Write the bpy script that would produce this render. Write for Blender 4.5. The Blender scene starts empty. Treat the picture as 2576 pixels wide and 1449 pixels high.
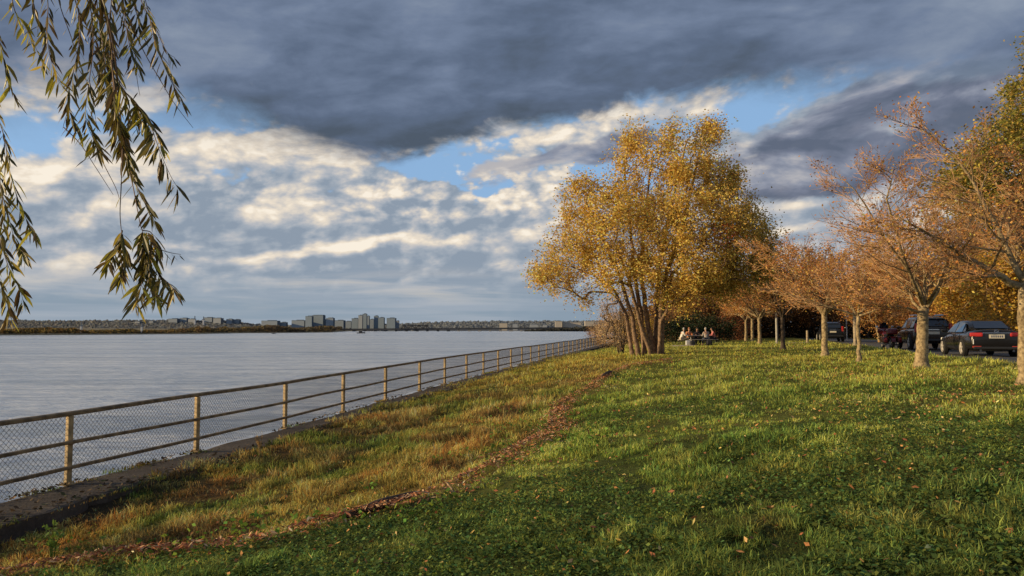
# Riverside park at golden hour: sea-wall railing, yellow birch, cherry trees, parked cars, heavy autumn clouds.
import bpy, bmesh, math, random
import numpy as np
from mathutils import Vector, Matrix
PI = math.pi
R = math.radians
scene = bpy.context.scene
COL = scene.collection
rnd = random.Random(7)
nrng = np.random.default_rng(7)

# ---------------------------------------------------------------- camera
EYE = Vector((0, 0, 3.4))
F = 1861.0                       # focal length in units of a 2576 px wide frame
HZ = 831.0                       # row of the horizon in that frame
PITCH = math.atan((HZ - 724.5) / F)
cam_d = bpy.data.cameras.new('camera')
cam_d.sensor_width = 36
cam_d.lens = 36 * F / 2576
cam_d.clip_start = 0.05
cam_d.clip_end = 30000
cam = bpy.data.objects.new('camera', cam_d)
COL.objects.link(cam)
cam.location = EYE
cam.rotation_euler = (PI / 2 + PITCH, 0, 0)
scene.camera = cam
scene.view_settings.view_transform = 'Standard'
scene.view_settings.look = 'None'
scene.view_settings.exposure = 0
scene.cycles.max_bounces = 6
scene.cycles.transparent_max_bounces = 16
scene.cycles.use_denoising = True

def ray(px, py):
    u, v = (px - 1288) / F, -(py - 724.5) / F
    c, s = math.cos(PITCH), math.sin(PITCH)
    return Vector((u, c - v * s, s + v * c))
def at(px, py, y):               # world point seen at (px, py) at depth y
    d = ray(px, py)
    return EYE + d * (y / d.y)

# ---------------------------------------------------------------- node helpers
class X:
    """a socket with arithmetic"""
    def __init__(s, nt, sock): s.nt, s.s = nt, sock
    def _op(s, op, *o, clamp=False):
        n = s.nt.nodes.new('ShaderNodeMath'); n.operation = op; n.use_clamp = clamp
        for i, a in enumerate((s,) + o):
            if isinstance(a, X): s.nt.links.new(a.s, n.inputs[i])
            else: n.inputs[i].default_value = a
        return X(s.nt, n.outputs[0])
    def __add__(s, o): return s._op('ADD', o)
    __radd__ = __add__
    def __sub__(s, o): return s._op('SUBTRACT', o)
    def __rsub__(s, o): return (s * -1.0) + o
    def __mul__(s, o): return s._op('MULTIPLY', o)
    __rmul__ = __mul__
    def __truediv__(s, o): return s._op('DIVIDE', o)
    def max(s, o): return s._op('MAXIMUM', o)
    def min(s, o): return s._op('MINIMUM', o)
    def pow(s, o): return s._op('POWER', o)
    def abs(s): return s._op('ABSOLUTE')
    def sat(s): return s._op('ADD', 0.0, clamp=True)
    def ss(s, a, b, t0=0.0, t1=1.0):
        n = s.nt.nodes.new('ShaderNodeMapRange'); n.interpolation_type = 'SMOOTHSTEP'
        s.nt.links.new(s.s, n.inputs[0])
        for i, v in enumerate((a, b, t0, t1)):
            if isinstance(v, X): s.nt.links.new(v.s, n.inputs[i + 1])
            else: n.inputs[i + 1].default_value = v
        return X(s.nt, n.outputs[0])
def vec(nt, x, y, z=0.0):
    n = nt.nodes.new('ShaderNodeCombineXYZ')
    for i, a in enumerate((x, y, z)):
        if isinstance(a, X): nt.links.new(a.s, n.inputs[i])
        else: n.inputs[i].default_value = a
    return X(nt, n.outputs[0])
def noise(nt, v, scale=1.0, detail=5, rough=.55, dist=0.0, lac=2.0, kind='FBM', col=False, dims='3D'):
    n = nt.nodes.new('ShaderNodeTexNoise'); n.noise_dimensions = dims
    try: n.noise_type = kind
    except Exception: pass
    if v is not None: nt.links.new(v.s, n.inputs['Vector'])
    n.inputs['Scale'].default_value = scale
    n.inputs['Detail'].default_value = detail
    n.inputs['Roughness'].default_value = rough
    n.inputs['Lacunarity'].default_value = lac
    n.inputs['Distortion'].default_value = dist
    return X(nt, n.outputs['Color' if col else 'Fac'])
def mixc(nt, f, a, b, blend='MIX'):
    n = nt.nodes.new('ShaderNodeMix'); n.data_type = 'RGBA'; n.blend_type = blend
    for i, v in ((0, f), (6, a), (7, b)):
        if isinstance(v, X): nt.links.new(v.s, n.inputs[i])
        elif i == 0: n.inputs[0].default_value = v
        else: n.inputs[i].default_value = (*v, 1)
    return X(nt, n.outputs[2])
def ramp(nt, f, stops, interp='LINEAR'):
    n = nt.nodes.new('ShaderNodeValToRGB'); n.color_ramp.interpolation = interp
    el = n.color_ramp.elements
    while len(el) < len(stops): el.new(0.5)
    for e, (p, c) in zip(el, stops): e.position = p; e.color = (*c, 1)
    nt.links.new(f.s, n.inputs[0])
    return X(nt, n.outputs[0])
def curve(nt, f, lo, hi, pts):   # piecewise function of f; pts (x, y) with y in 0..1
    n = nt.nodes.new('ShaderNodeFloatCurve')
    c = n.mapping.curves[0]
    P = [((x - lo) / (hi - lo), y) for x, y in pts]
    while len(c.points) < len(P): c.points.new(.5, .5)
    for p, (x, y) in zip(c.points, P): p.location = (x, y); p.handle_type = 'AUTO'
    n.mapping.update()
    nt.links.new(((f - lo) * (1 / (hi - lo))).sat().s, n.inputs['Value'])
    return X(nt, n.outputs[0])
def noise2(*a, **k): return noise(*a, dims='2D', **k)
# ---------------------------------------------------------------- sky and sun
SUN_AZ, SUN_EL = -97.0, 13.0      # degrees, azimuth measured from +Y towards +X
world = bpy.data.worlds.new('World'); scene.world = world; world.use_nodes = True
nt = world.node_tree; nt.nodes.clear()
tc = nt.nodes.new('ShaderNodeTexCoord'); sp = nt.nodes.new('ShaderNodeSeparateXYZ')
nt.links.new(tc.outputs['Generated'], sp.inputs[0])
dx, dy, dz = (X(nt, sp.outputs[i]) for i in range(3))
AZ = dx._op('ARCTAN2', dy)                                   # azimuth, 0 straight ahead
EL = dz / (dx * dx + dy * dy)._op('SQRT').max(0.02)          # tangent of the elevation
def AE(px, py):
    a = math.atan((px - 1288) / F)
    return a, (HZ - py) / F * math.cos(a)
P0 = vec(nt, AZ, EL)
def blob(px, py, rx, ry, rot=0.0, coord=None):               # soft elliptical patch of sky, 1 in its middle
    a, e = AE(px, py)
    m = nt.nodes.new('ShaderNodeMapping'); m.vector_type = 'TEXTURE'
    nt.links.new((coord or P0).s, m.inputs[0])
    m.inputs['Location'].default_value = (a, e, 0)
    m.inputs['Rotation'].default_value = (0, 0, R(rot))
    m.inputs['Scale'].default_value = (rx / F, ry / F, 1)
    l = nt.nodes.new('ShaderNodeVectorMath'); l.operation = 'DOT_PRODUCT'
    nt.links.new(m.outputs[0], l.inputs[0]); nt.links.new(m.outputs[0], l.inputs[1])
    return X(nt, nt.nodes.new('ShaderNodeMath').outputs[0]) if False else (X(nt, l.outputs['Value']) * -1.0)._op('EXPONENT')
def blobs(lst, coord=None):
    t = None
    for w, *b in lst:
        k = blob(*b, coord=coord) * w
        t = k if t is None else t + k
    return t
# warped coordinates give the patches ragged edges
w1 = noise2(nt, vec(nt, AZ * 1.0, EL * 1.6), 7, 4, .55, col=True)
def warp(c, amt):
    s = nt.nodes.new('ShaderNodeVectorMath'); s.operation = 'SUBTRACT'
    nt.links.new(w1.s, s.inputs[0]); s.inputs[1].default_value = (.5, .5, .5)
    k = nt.nodes.new('ShaderNodeVectorMath'); k.operation = 'SCALE'
    nt.links.new(s.outputs[0], k.inputs[0]); k.inputs['Scale'].default_value = amt
    a = nt.nodes.new('ShaderNodeVectorMath'); a.operation = 'ADD'
    nt.links.new(k.outputs[0], a.inputs[0]); nt.links.new(c.s, a.inputs[1])
    return X(nt, a.outputs[0])
PW = warp(P0, 0.075)
# --- clear sky behind everything
sky = nt.nodes.new('ShaderNodeTexSky'); sky.sky_type = 'NISHITA'
sky.sun_disc = False; sky.sun_elevation = R(SUN_EL); sky.sun_rotation = R(SUN_AZ)
sky.air_density = 1.0; sky.dust_density = 0.6; sky.ozone_density = 2.0
blue = mixc(nt, 1.0, X(nt, sky.outputs[0]), (0.115, 0.115, 0.115), 'MULTIPLY')
blue = mixc(nt, 0.8, blue, (0.29, 0.49, 0.78))
# --- middle layer: sunlit cumulus with shaded undersides
cu = vec(nt, AZ * 1.0, EL * 2.1 - AZ * .16)
n_big = noise2(nt, cu, 4.2, 8, .52, .3)
n_up = noise2(nt, vec(nt, AZ * 1.0 + 0.020, EL * 2.1 - AZ * .16 - 0.034), 4.2, 8, .52, .3)
vo = nt.nodes.new('ShaderNodeTexVoronoi'); vo.feature = 'F1'; vo.voronoi_dimensions = '2D'; vo.inputs['Scale'].default_value = 24; vo.inputs['Detail'].default_value = 2.5; vo.inputs['Roughness'].default_value = .55; 
nt.links.new(vec(nt, AZ + (n_big - .5) * .06, EL * 1.25).s, vo.inputs['Vector'])
puff = X(nt, vo.outputs['Distance'])
n_mid = noise2(nt, vec(nt, AZ, EL * 2.4 - AZ * .2), 9, 6, .52, .2)
n_mup = noise2(nt, vec(nt, AZ + 0.009, EL * 2.4 - AZ * .2 - 0.018), 9, 6, .52, .2)
n_fine = noise2(nt, cu, 24, 7, .66)
billow = puff * 1.0
cover = blobs([
    (-.52, 150, 322, 180, 40, 4), (-.30, 40, 330, 60, 60, 0), (-.50, 570, 440, 95, 24, 8), (-.70, 1150, 402, 140, 26, 12), (-.35, 960, 420, 120, 22, 0),
    (-.62, 1230, 470, 62, 42, 20), (-.62, 1240, 340, 85, 24, 14), (-.85, 1930, 285, 90, 42, 16), (-.35, 1090, 540, 50, 16, 0), (-.22, 760, 540, 60, 14, 0),
    (.35, 160, 430, 170, 55, 0), (.4, 700, 385, 260, 50, 0), (.42, 1030, 480, 170, 38, 0), (.5, 1330, 500, 75, 70, 30), (.4, 1480, 310, 200, 45, 8),
    (.5, 2300, 330, 300, 100, 15), (.85, 2330, 235, 330, 75, 14), (.6, 640, 385, 330, 50, 0), (.4, 330, 372, 130, 26, 0), (.3, 900, 425, 110, 20, 0), (.45, 1620, 285, 200, 40, 8), (-.35, 1080, 440, 110, 22, 0), (.5, 2150, 470, 300, 60, 5)], PW)
low = EL.ss(0.23, 0.10)                                      # closed cover towards the horizon
dens = n_big * 0.95 + n_fine * 0.30 + cover * 0.42 + low * 0.5 + 0.265 - billow * 0.22
crisp = blobs([(1, 1030, 480, 260, 90, 0), (1, 1400, 430, 220, 150, 20), (.6, 520, 470, 160, 40, 0)]).min(1.0)
a_cu = dens.ss(0.58 + crisp * .05, 0.80 - crisp * .07)
lit = ((n_big - n_up) * 2.2 + (n_mid - n_mup) * 2.1 + (n_fine - 0.5) * (crisp * .7 + .45) + 0.53 + (0.85 - dens) * 0.42 - billow * (crisp * .6 + .45) + crisp * .10 + .05)
lit = lit + blobs([(.5, 1020, 475, 190, 34, 0), (.45, 700, 380, 240, 40, 0), (.3, 120, 400, 120, 30, 0), (.55, 1330, 490, 80, 70, 20), (.5, 1480, 300, 170, 30, 10),
                   (.5, 1080, 600, 260, 22, 8), (.45, 800, 645, 260, 18, 8), (.35, 300, 650, 200, 20, 4), (.45, 1000, 540, 300, 22, 4), (.3, 650, 505, 160, 30, 0), (-.35, 560, 570, 150, 40, 0), (-.25, 1180, 570, 180, 12, 0), (-.3, 1200, 640, 200, 30, 0), (-.25, 900, 690, 400, 22, 0), (.3, 1990, 520, 90, 50, 10), (.28, 150, 450, 200, 60, 0), (.22, 640, 370, 260, 40, 0), (.2, 1290, 600, 300, 30, 10), (-.35, 2350, 230, 330, 70, 14), (-.12, 2200, 480, 250, 30, 0), (.18, 1600, 690, 700, 20, 0), (.25, 150, 680, 200, 18, 4)], PW)
lit = lit - EL.ss(0.10, 0.03) * 0.42 + 0.24
c_cu = ramp(nt, lit, [(0.0, (.265, .325, .405)), (.24, (.355, .405, .47)), (.46, (.49, .50, .525)), (.66, (.67, .62, .56)), (.84, (.84, .74, .61)), (1.0, (.95, .86, .73))])
# --- thin streaks low over the horizon
st = noise2(nt, vec(nt, AZ * 1.2 + EL * 1.2, EL * 14), 4.0, 6, .55, .4)
haze = ramp(nt, st, [(.28, (.25, .325, .41)), (.47, (.335, .395, .465)), (.62, (.50, .505, .52)), (.78, (.70, .63, .54))])
a_hz = EL.ss(0.095, 0.04)
c = mixc(nt, a_cu, blue, c_cu)
c = mixc(nt, a_hz * (st.ss(.38, .60) * .5 + .5), c, haze)
flat = mixc(nt, noise2(nt, vec(nt, AZ * 1.0, EL * 30), 2.5, 4, .5).ss(.35, .7), (.250, .325, .405), (.345, .40, .47))
c = mixc(nt, EL.ss(0.075, 0.018) * .88, c, flat)
# --- great dark cloud deck over the top
LO, HI = -PI, PI
edge_px = [(-900, 320), (-300, 290), (0, 280), (250, 290), (420, 318), (600, 352), (760, 384), (900, 408), (1010, 408), (1090, 380), (1200, 338), (1320, 312), (1500, 285), (1700, 256), (1850, 240), (2020, 240), (2200, 262), (2400, 262), (2576, 245), (3400, 160)]
pts = [(LO, .45)] + [(AE(x, y)[0], AE(x, y)[1]) for x, y in edge_px] + [(HI, .45)]
edge = curve(nt, AZ, LO, HI, pts)
rag = (noise2(nt, cu, 9, 7, .6, .5) - .5) * 0.055 + (noise2(nt, cu, 40, 4, .6) - .5) * 0.014
ed = EL - edge + rag
soft = blob(150, 250, 420, 200) * 0.09 + blob(2350, 200, 400, 200) * .06 + 0.022
a_dk = ed.ss(soft * -0.35, soft)
deck = vec(nt, dx / (dz + 0.22), dy / (dz + 0.22))
rt = nt.nodes.new('ShaderNodeMapping'); nt.links.new(deck.s, rt.inputs[0])
rt.inputs['Rotation'].default_value = (0, 0, R(28)); rt.inputs['Scale'].default_value = (.8, 1.25, 1)
dk1 = noise2(nt, X(nt, rt.outputs[0]), 1.5, 6, .52, .35)
dk2 = noise2(nt, X(nt, rt.outputs[0]), 5.5, 5, .55, .5)
dkv = dk1 * .58 + dk2 * .30 + (n_fine - .5) * .09 + (n_mid - n_mup) * .22 + (n_big - n_up) * .30 + .04 + EL.ss(.20, .46) * .10 - ed.ss(.12, .0) * .13 + blobs([(.12, 1130, 130, 130, 80, 35), (.10, 480, 90, 200, 90, 0), (.07, 650, 180, 200, 60, 0), (-.07, 1900, 60, 300, 100, 10), (-.05, 1350, 60, 200, 60, 20), (.10, 2250, 170, 260, 50, 18), (.07, 1700, 60, 260, 60, 0), (-.10, 900, 330, 260, 40, 0), (-.05, 700, 230, 200, 30, 0), (.06, 1250, 230, 160, 30, 20), (.14, 40, 200, 220, 70, 0)])
dark = ramp(nt, dkv, [(.30, (.078, .104, .145)), (.46, (.112, .152, .232)), (.60, (.165, .215, .318)), (.78, (.255, .308, .400)), (.95, (.36, .39, .44))])
c = mixc(nt, a_dk, c, dark)
# --- ragged dark scud in front of the bright band
scn = noise2(nt, vec(nt, AZ * 1.0 - EL * .5, EL * 1.9), 9, 8, .62, .4)
scud = blobs([(.75, 1215, 405, 95, 22, 12), (.9, 1370, 392, 140, 34, 10), (1.0, 1560, 360, 150, 48, 18), (1.1, 1980, 395, 200, 62, 6), (1.1, 2330, 385, 300, 66, 6), (.75, 2180, 260, 160, 50, 16), (.8, 1880, 440, 120, 36, 10),
              (.85, 2470, 250, 220, 80, 14), (.5, 2150, 470, 180, 30, 6),  (-.45, 1930, 288, 80, 40, 14), (-.5, 1440, 318, 160, 26, 6), (-.5, 2200, 335, 170, 22, 22), (.5, 700, 400, 10, 10)], PW)
sv = scud * .75 + (scn - .5) * 1.25
a_sc = sv.ss(.26, .66)
scc = ramp(nt, scn * .8 + (n_big - n_up) * 3.0 - sv * .22 + .30, [(.30, (.105, .130, .190)), (.52, (.165, .190, .265)), (.70, (.27, .295, .37)), (.9, (.46, .45, .47))])
c = mixc(nt, a_sc * .94, c, scc)
# --- below the horizon: dull ground light
c = mixc(nt, dz.ss(0.0, -0.06), c, (.10, .10, .10))
bg = nt.nodes.new('ShaderNodeBackground'); nt.links.new(c.s, bg.inputs[0]); bg.inputs[1].default_value = 1.0
wo = nt.nodes.new('ShaderNodeOutputWorld'); nt.links.new(bg.outputs[0], wo.inputs[0])
world.cycles.sampling_method = 'NONE'
sun_d = bpy.data.lights.new('sun', 'SUN'); sun_d.energy = 5.0; sun_d.angle = R(0.6); sun_d.color = (1.0, .75, .42)
sun = bpy.data.objects.new('sun', sun_d); COL.objects.link(sun)
_sd = Vector((math.sin(R(SUN_AZ)) * math.cos(R(SUN_EL)), math.cos(R(SUN_AZ)) * math.cos(R(SUN_EL)), math.sin(R(SUN_EL))))
sun.rotation_euler = _sd.to_track_quat('Z', 'Y').to_euler()
sun.location = (-60, 20, 40)
# ---------------------------------------------------------------- materials and mesh helpers
def mat(name, col=(.5, .5, .5), rough=.7, metal=0.0, attr=None, trans=0.0, vary=0.0, vscale=8.0, bump=0.0, bscale=30.0, spec=.5, col2=None, coat=0.0):
    """principled surface; attr = colour attribute; trans = share of light let through (leaves)"""
    m = bpy.data.materials.new(name); m.use_nodes = True
    t = m.node_tree; b = t.nodes['Principled BSDF']
    b.inputs['Roughness'].default_value = rough; b.inputs['Metallic'].default_value = metal
    b.inputs['Specular IOR Level'].default_value = spec
    b.inputs['Coat Weight'].default_value = coat
    g = t.nodes.new('ShaderNodeTexCoord')
    ob = X(t, g.outputs['Object'])
    if attr:
        a = t.nodes.new('ShaderNodeAttribute'); a.attribute_name = attr
        c = X(t, a.outputs['Color'])
    else:
        c = None
    if vary or col2:
        f = noise(t, ob, vscale, 5, .6)
        lo = tuple(v * (1 - vary) for v in col); hi = col2 or tuple(min(1, v * (1 + vary)) for v in col)
        c2 = mixc(t, f.ss(.32, .68), lo, hi)
        c = c2 if c is None else mixc(t, 1.0, c, c2, 'MULTIPLY')
    if c is None: b.inputs['Base Color'].default_value = (*col, 1)
    else: t.links.new(c.s, b.inputs['Base Color'])
    if bump:
        bn = t.nodes.new('ShaderNodeBump'); bn.inputs['Strength'].default_value = bump; bn.inputs['Distance'].default_value = .02
        t.links.new(noise(t, ob, bscale, 5, .6).s, bn.inputs['Height']); t.links.new(bn.outputs[0], b.inputs['Normal'])
    if trans:
        tr = t.nodes.new('ShaderNodeBsdfTranslucent'); mx = t.nodes.new('ShaderNodeMixShader')
        if c is None: tr.inputs[0].default_value = (*col, 1)
        else: t.links.new(c.s, tr.inputs[0])
        mx.inputs[0].default_value = trans
        t.links.new(b.outputs[0], mx.inputs[1]); t.links.new(tr.outputs[0], mx.inputs[2])
        t.links.new(mx.outputs[0], t.nodes['Material Output'].inputs['Surface'])
    return m

def link(name, me, m=None, parent=None, smooth=False):
    o = bpy.data.objects.new(name, me); COL.objects.link(o)
    if m is not None:
        for k in (m if isinstance(m, (list, tuple)) else [m]): me.materials.append(k)
    me.polygons.foreach_set('use_smooth', [bool(smooth)] * len(me.polygons))
    if parent is not None: o.parent = parent
    return o
def tag(o, label=None, cat=None, group=None, kind=None):
    if label: o['label'] = label
    if cat: o['category'] = cat
    if group: o['group'] = group
    if kind: o['kind'] = kind
    return o
def empty(name, loc=(0, 0, 0), rz=0.0):
    o = bpy.data.objects.new(name, None); COL.objects.link(o)
    o.location = loc; o.rotation_euler = (0, 0, rz); o.empty_display_size = .2
    return o
def mesh_np(name, V, faces, cols=None, mat_idx=None):
    """V (n,3); faces: list of int arrays (k,3) or (k,4); cols (n,3) per-vertex colour attribute 'tint'"""
    me = bpy.data.meshes.new(name)
    V = np.asarray(V, np.float32)
    faces = [np.asarray(f, np.int32) for f in faces if len(f)]
    me.vertices.add(len(V)); me.vertices.foreach_set('co', V.ravel())
    nl = sum(f.size for f in faces); nf = sum(len(f) for f in faces)
    me.loops.add(nl); me.loops.foreach_set('vertex_index', np.concatenate([f.ravel() for f in faces]))
    tot = np.concatenate([np.full(len(f), f.shape[1], np.int32) for f in faces])
    me.polygons.add(nf); me.polygons.foreach_set('loop_start', np.concatenate([[0], np.cumsum(tot)[:-1]]).astype(np.int32))
    try: me.polygons.foreach_set('loop_total', tot)
    except Exception: pass
    if mat_idx is not None: me.polygons.foreach_set('material_index', np.asarray(mat_idx, np.int32))
    if cols is not None:
        a = me.color_attributes.new('tint', 'FLOAT_COLOR', 'POINT')
        c = np.ones((len(V), 4), np.float32); c[:, :3] = cols
        a.data.foreach_set('color', c.ravel())
    me.update(calc_edges=True); me.validate()
    return me

class MB:
    """collects boxes, tubes, lofts into one mesh"""
    def __init__(s): s.v, s.f, s.n = [], {3: [], 4: []}, 0
    def add(s, V, F):
        V = np.asarray(V, float)
        for f in F:
            if len(f) in (3, 4): s.f[len(f)].append([i + s.n for i in f])
            else:
                for k in range(1, len(f) - 1): s.f[3].append([f[0] + s.n, f[k] + s.n, f[k + 1] + s.n])
        s.v.append(V); s.n += len(V)
    def box(s, c, size, rz=0.0, M=None, bev=0.0):
        bm = bmesh.new(); bmesh.ops.create_cube(bm, size=1)
        bmesh.ops.scale(bm, vec=size, verts=bm.verts)
        if bev: bmesh.ops.bevel(bm, geom=bm.edges[:], offset=bev, segments=2, affect='EDGES', profile=.6)
        T = Matrix.Translation(c) @ (M.to_4x4() if M is not None else Matrix.Rotation(rz, 4, 'Z'))
        bmesh.ops.transform(bm, matrix=T, verts=bm.verts)
        s.bm(bm)
    def bm(s, bm):
        bm.verts.index_update()
        s.add([v.co[:] for v in bm.verts], [[v.index for v in f.verts] for f in bm.faces]); bm.free()
    def tube(s, pts, rad, sides=6, cap=True):
        P = np.asarray([tuple(p) for p in pts], float); n = len(P)
        r = np.full(n, rad, float) if np.isscalar(rad) else np.asarray(rad, float)
        T = np.gradient(P, axis=0); T /= np.linalg.norm(T, axis=1, keepdims=True) + 1e-12
        ref = np.array([0, 0, 1.]) if abs(T[0, 2]) < .9 else np.array([1., 0, 0])
        A = np.cross(T, ref); A /= np.linalg.norm(A, axis=1, keepdims=True) + 1e-12
        B = np.cross(T, A)
        th = np.arange(sides) * 2 * PI / sides
        V = P[:, None] + r[:, None, None] * (np.cos(th)[None, :, None] * A[:, None] + np.sin(th)[None, :, None] * B[:, None])
        i = np.arange(n - 1)[:, None] * sides; j = np.arange(sides)[None]; k = (j + 1) % sides
        q = np.stack([i + j, i + k, i + k + sides, i + j + sides], -1).reshape(-1, 4)
        s.v.append(V.reshape(-1, 3)); s.f[4].extend((q + s.n).tolist())
        if cap and sides >= 3:
            for base, rev in ((0, True), ((n - 1) * sides, False)):
                idx = [s.n + base + k for k in range(sides)]
                if rev: idx = idx[::-1]
                for k in range(1, sides - 1): s.f[3].append([idx[0], idx[k], idx[k + 1]])
        s.n += n * sides
    def mesh(s, name, cols=None):
        return mesh_np(name, np.concatenate(s.v), [s.f[4], s.f[3]] if s.f[4] or s.f[3] else [], cols)
    def build(s, name, m, parent=None, smooth=False):
        return link(name, s.mesh(name), m, parent, smooth)

# cheap value noise for shaping ground, edges and colour patches
class VN:
    def __init__(s, seed): s.g = np.random.default_rng(seed).random((256, 256))
    def __call__(s, x, y):
        x = np.asarray(x, float); y = np.asarray(y, float)
        xi = np.floor(x).astype(int); yi = np.floor(y).astype(int); fx = x - xi; fy = y - yi
        fx = fx * fx * (3 - 2 * fx); fy = fy * fy * (3 - 2 * fy)
        g = lambda a, b: s.g[a & 255, b & 255]
        return (g(xi, yi) * (1 - fx) + g(xi + 1, yi) * fx) * (1 - fy) + (g(xi, yi + 1) * (1 - fx) + g(xi + 1, yi + 1) * fx) * fy
    def fbm(s, x, y, o=4):
        t = 0; a = .5
        for k in range(o): t = t + a * s(x * 2 ** k + 17.3 * k, y * 2 ** k + 9.1 * k); a *= .5
        return t / (1 - .5 ** o)
vn1, vn2, vn3, vn4 = VN(1), VN(2), VN(3), VN(4)

# ---------------------------------------------------------------- lie of the land
FS = 0.208; FC = math.cos(math.atan(FS)); FSN = math.sin(math.atan(FS))
CURB_W = 1.0
def fence_x(y): return -9.35 + FS * y
def s_of(x, y): return (x - fence_x(y)) * FC              # distance inland from the railing
def curb_z(y): return np.interp(y, [0, 18, 30, 112, 140], [.99, 1.0, 1.14, 1.40, 1.44])
def ground(x, y):
    x = np.asarray(x, float); y = np.asarray(y, float)
    d = s_of(x, y) - CURB_W
    near = np.interp(d, [-3, 0, 2, 4.5, 7, 10, 14, 22], [2.80, 2.66, 2.44, 2.06, 1.66, 1.25, .95, .98])
    far = np.interp(d, [-3, 0, 2, 4.5, 7, 10, 14, 22], [2.35, 2.24, 1.88, 1.5, 1.27, 1.15, 1.10, 1.03])
    t = np.clip((y - 8) / 28, 0, 1); t = t * t * (3 - 2 * t)
    drop = near * (1 - t) + far * t
    rise = np.clip((y - 9.5) / 3.5, 0, 1) * np.exp(-np.clip(d, 0, 9) / 1.3) * .22 * (1 - t)
    bump = (vn1.fbm(x * .55, y * .55, 3) - .5) * .13 * np.clip((30 - d) / 12, 0, 1) * np.clip((d + .5) / 1.5, 0, 1)
    berm = .13 * np.exp(-((x - road_x(y) + .85) / .6) ** 2) * np.clip((y - 14) / 6, 0, 1)
    return 3.4 - drop + rise + bump + berm
def gz(x, y): return float(ground(x, y))
def hit(px, py, y0=2.5, y1=140):
    """where the ray through a picture point meets the ground"""
    d = ray(px, py); a = y0
    ys = np.geomspace(y0, y1, 3000); xs = d.x / d.y * ys; zs = EYE.z + d.z / d.y * ys
    k = np.argmax(zs - ground(xs, ys) < 0)
    return Vector((xs[k], ys[k], gz(xs[k], ys[k])))
def stand(px, y):                # ground point in the direction of picture column px, at depth y
    x = (px - 1288) / F * y * 1.0017
    return Vector((x, y, gz(x, y)))

# ---------------------------------------------------------------- ground sheet
ROAD_S = 0.296
def road_x(y): return 16.1 + (y - 27) * ROAD_S            # left edge of the road
ROAD_W = 7.2
m_ground = bpy.data.materials.new('earth_and_turf'); m_ground.use_nodes = True
t = m_ground.node_tree; b = t.nodes['Principled BSDF']; b.inputs['Roughness'].default_value = .95; b.inputs['Specular IOR Level'].default_value = .1
a = t.nodes.new('ShaderNodeAttribute'); a.attribute_name = 'tint'
g = t.nodes.new('ShaderNodeTexCoord'); ob = X(t, g.outputs['Object'])
f = noise(t, ob, 9, 6, .65); f2 = noise(t, ob, 60, 3, .6)
cc = mixc(t, f.ss(.3, .7), X(t, a.outputs['Color']), mixc(t, 1.0, X(t, a.outputs['Color']), (.55, .50, .45), 'MULTIPLY'))
cc = mixc(t, f2.ss(.45, .8) * .5, cc, (.05, .035, .02))
t.links.new(cc.s, b.inputs['Base Color'])
bn = t.nodes.new('ShaderNodeBump'); bn.inputs['Strength'].default_value = .8; bn.inputs['Distance'].default_value = .05
t.links.new((f * .6 + f2 * .4).s, bn.inputs['Height']); t.links.new(bn.outputs[0], b.inputs['Normal'])

CHIP_PX = [(-160, 1500), (120, 1440), (290, 1410), (480, 1398), (660, 1380), (800, 1335), (900, 1308), (1000, 1288), (1100, 1252), (1200, 1205), (1290, 1155), (1360, 1115), (1405, 1085), (1400, 1050), (1425, 1012), (1480, 985), (1525, 950), (1580, 926), (1640, 916), (1690, 909)]
CHIP = [hit(*p) for p in CHIP_PX]
cx_, cy_ = np.array([p.x for p in CHIP]), np.array([p.y for p in CHIP])
def chip_side(x, y):
    """+ on the lawn side of the line of chips, - on the river side (metres across)"""
    return np.asarray(x) - np.interp(y, cy_, cx_)
def turf_colour(x, y):
    """albedo of the plants at a place: dry by the river, greener on the lawn"""
    x = np.asarray(x, float); y = np.asarray(y, float)
    n1 = vn2.fbm(x * .5, y * .5, 4); n2 = vn3.fbm(x * 1.1 + 5, y * 1.1, 4); n3 = vn4.fbm(x * .25, y * .22, 3)
    L = lambda a, b, t: a + (b - a) * t[:, None]
    A = lambda *c: np.array(c)[None]
    S = lambda v, a, b: np.clip((v - a) / (b - a), 0, 1)
    n = len(x)
    lawn = L(A(.215, .29, .055), A(.46, .50, .10), S(n1, .36, .60))
    lawn = L(lawn, A(.12, .20, .045), S(n2, .52, .70) * .7)
    lawn = L(lawn, A(.54, .50, .09), S(y, 11, 28) * (.35 + .55 * S(n3, .4, .62)))
    lawn = L(lawn, A(.120, .158, .042), S(8.0 - y + (n3 - .5) * 7, 0, 4) * .8)
    dry = L(A(.40, .31, .08), A(.70, .44, .14), S(n1, .42, .60))
    dry = L(dry, A(.64, .30, .09), S(n2, .52, .66) * .7)
    dry = L(dry, A(.20, .27, .05), S(vn4.fbm(x * .7 + 3, y * .6, 3), .50, .62) * .85)
    dry = L(dry, A(.13, .085, .045), S(vn1.fbm(x * .9 + 2, y * 1.1 + 5, 3), .53, .66) * .75)
    dry = L(dry, A(.50, .40, .07), S(y, 18, 34) * .6)
    lawn = L(lawn, A(.34, .24, .08), S(vn1.fbm(x * 1.6 + 9, y * 1.3, 3), .58, .74) * .28)
    cs = chip_side(x, y) + (vn3.fbm(x * .9, y * .9, 3) - .5) * 1.4
    return L(dry, lawn, S(cs, -.7, .1))
ss = np.concatenate([np.linspace(.6, 24, 118), np.geomspace(24.4, 700, 40)])
yy = np.concatenate([[-40, -20, -10], np.linspace(-5, 45, 200), np.geomspace(45.5, 900, 60)])
S_, Y_ = np.meshgrid(ss, yy)
X_ = fence_x(Y_) + S_ / FC
Z_ = ground(X_, Y_)
rx = X_ - road_x(Y_)
V = np.stack([X_, Y_, Z_], -1).reshape(-1, 3)
nx_, ny_ = len(ss), len(yy)
i = np.arange(ny_ - 1)[:, None] * nx_ + np.arange(nx_ - 1)[None]
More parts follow.
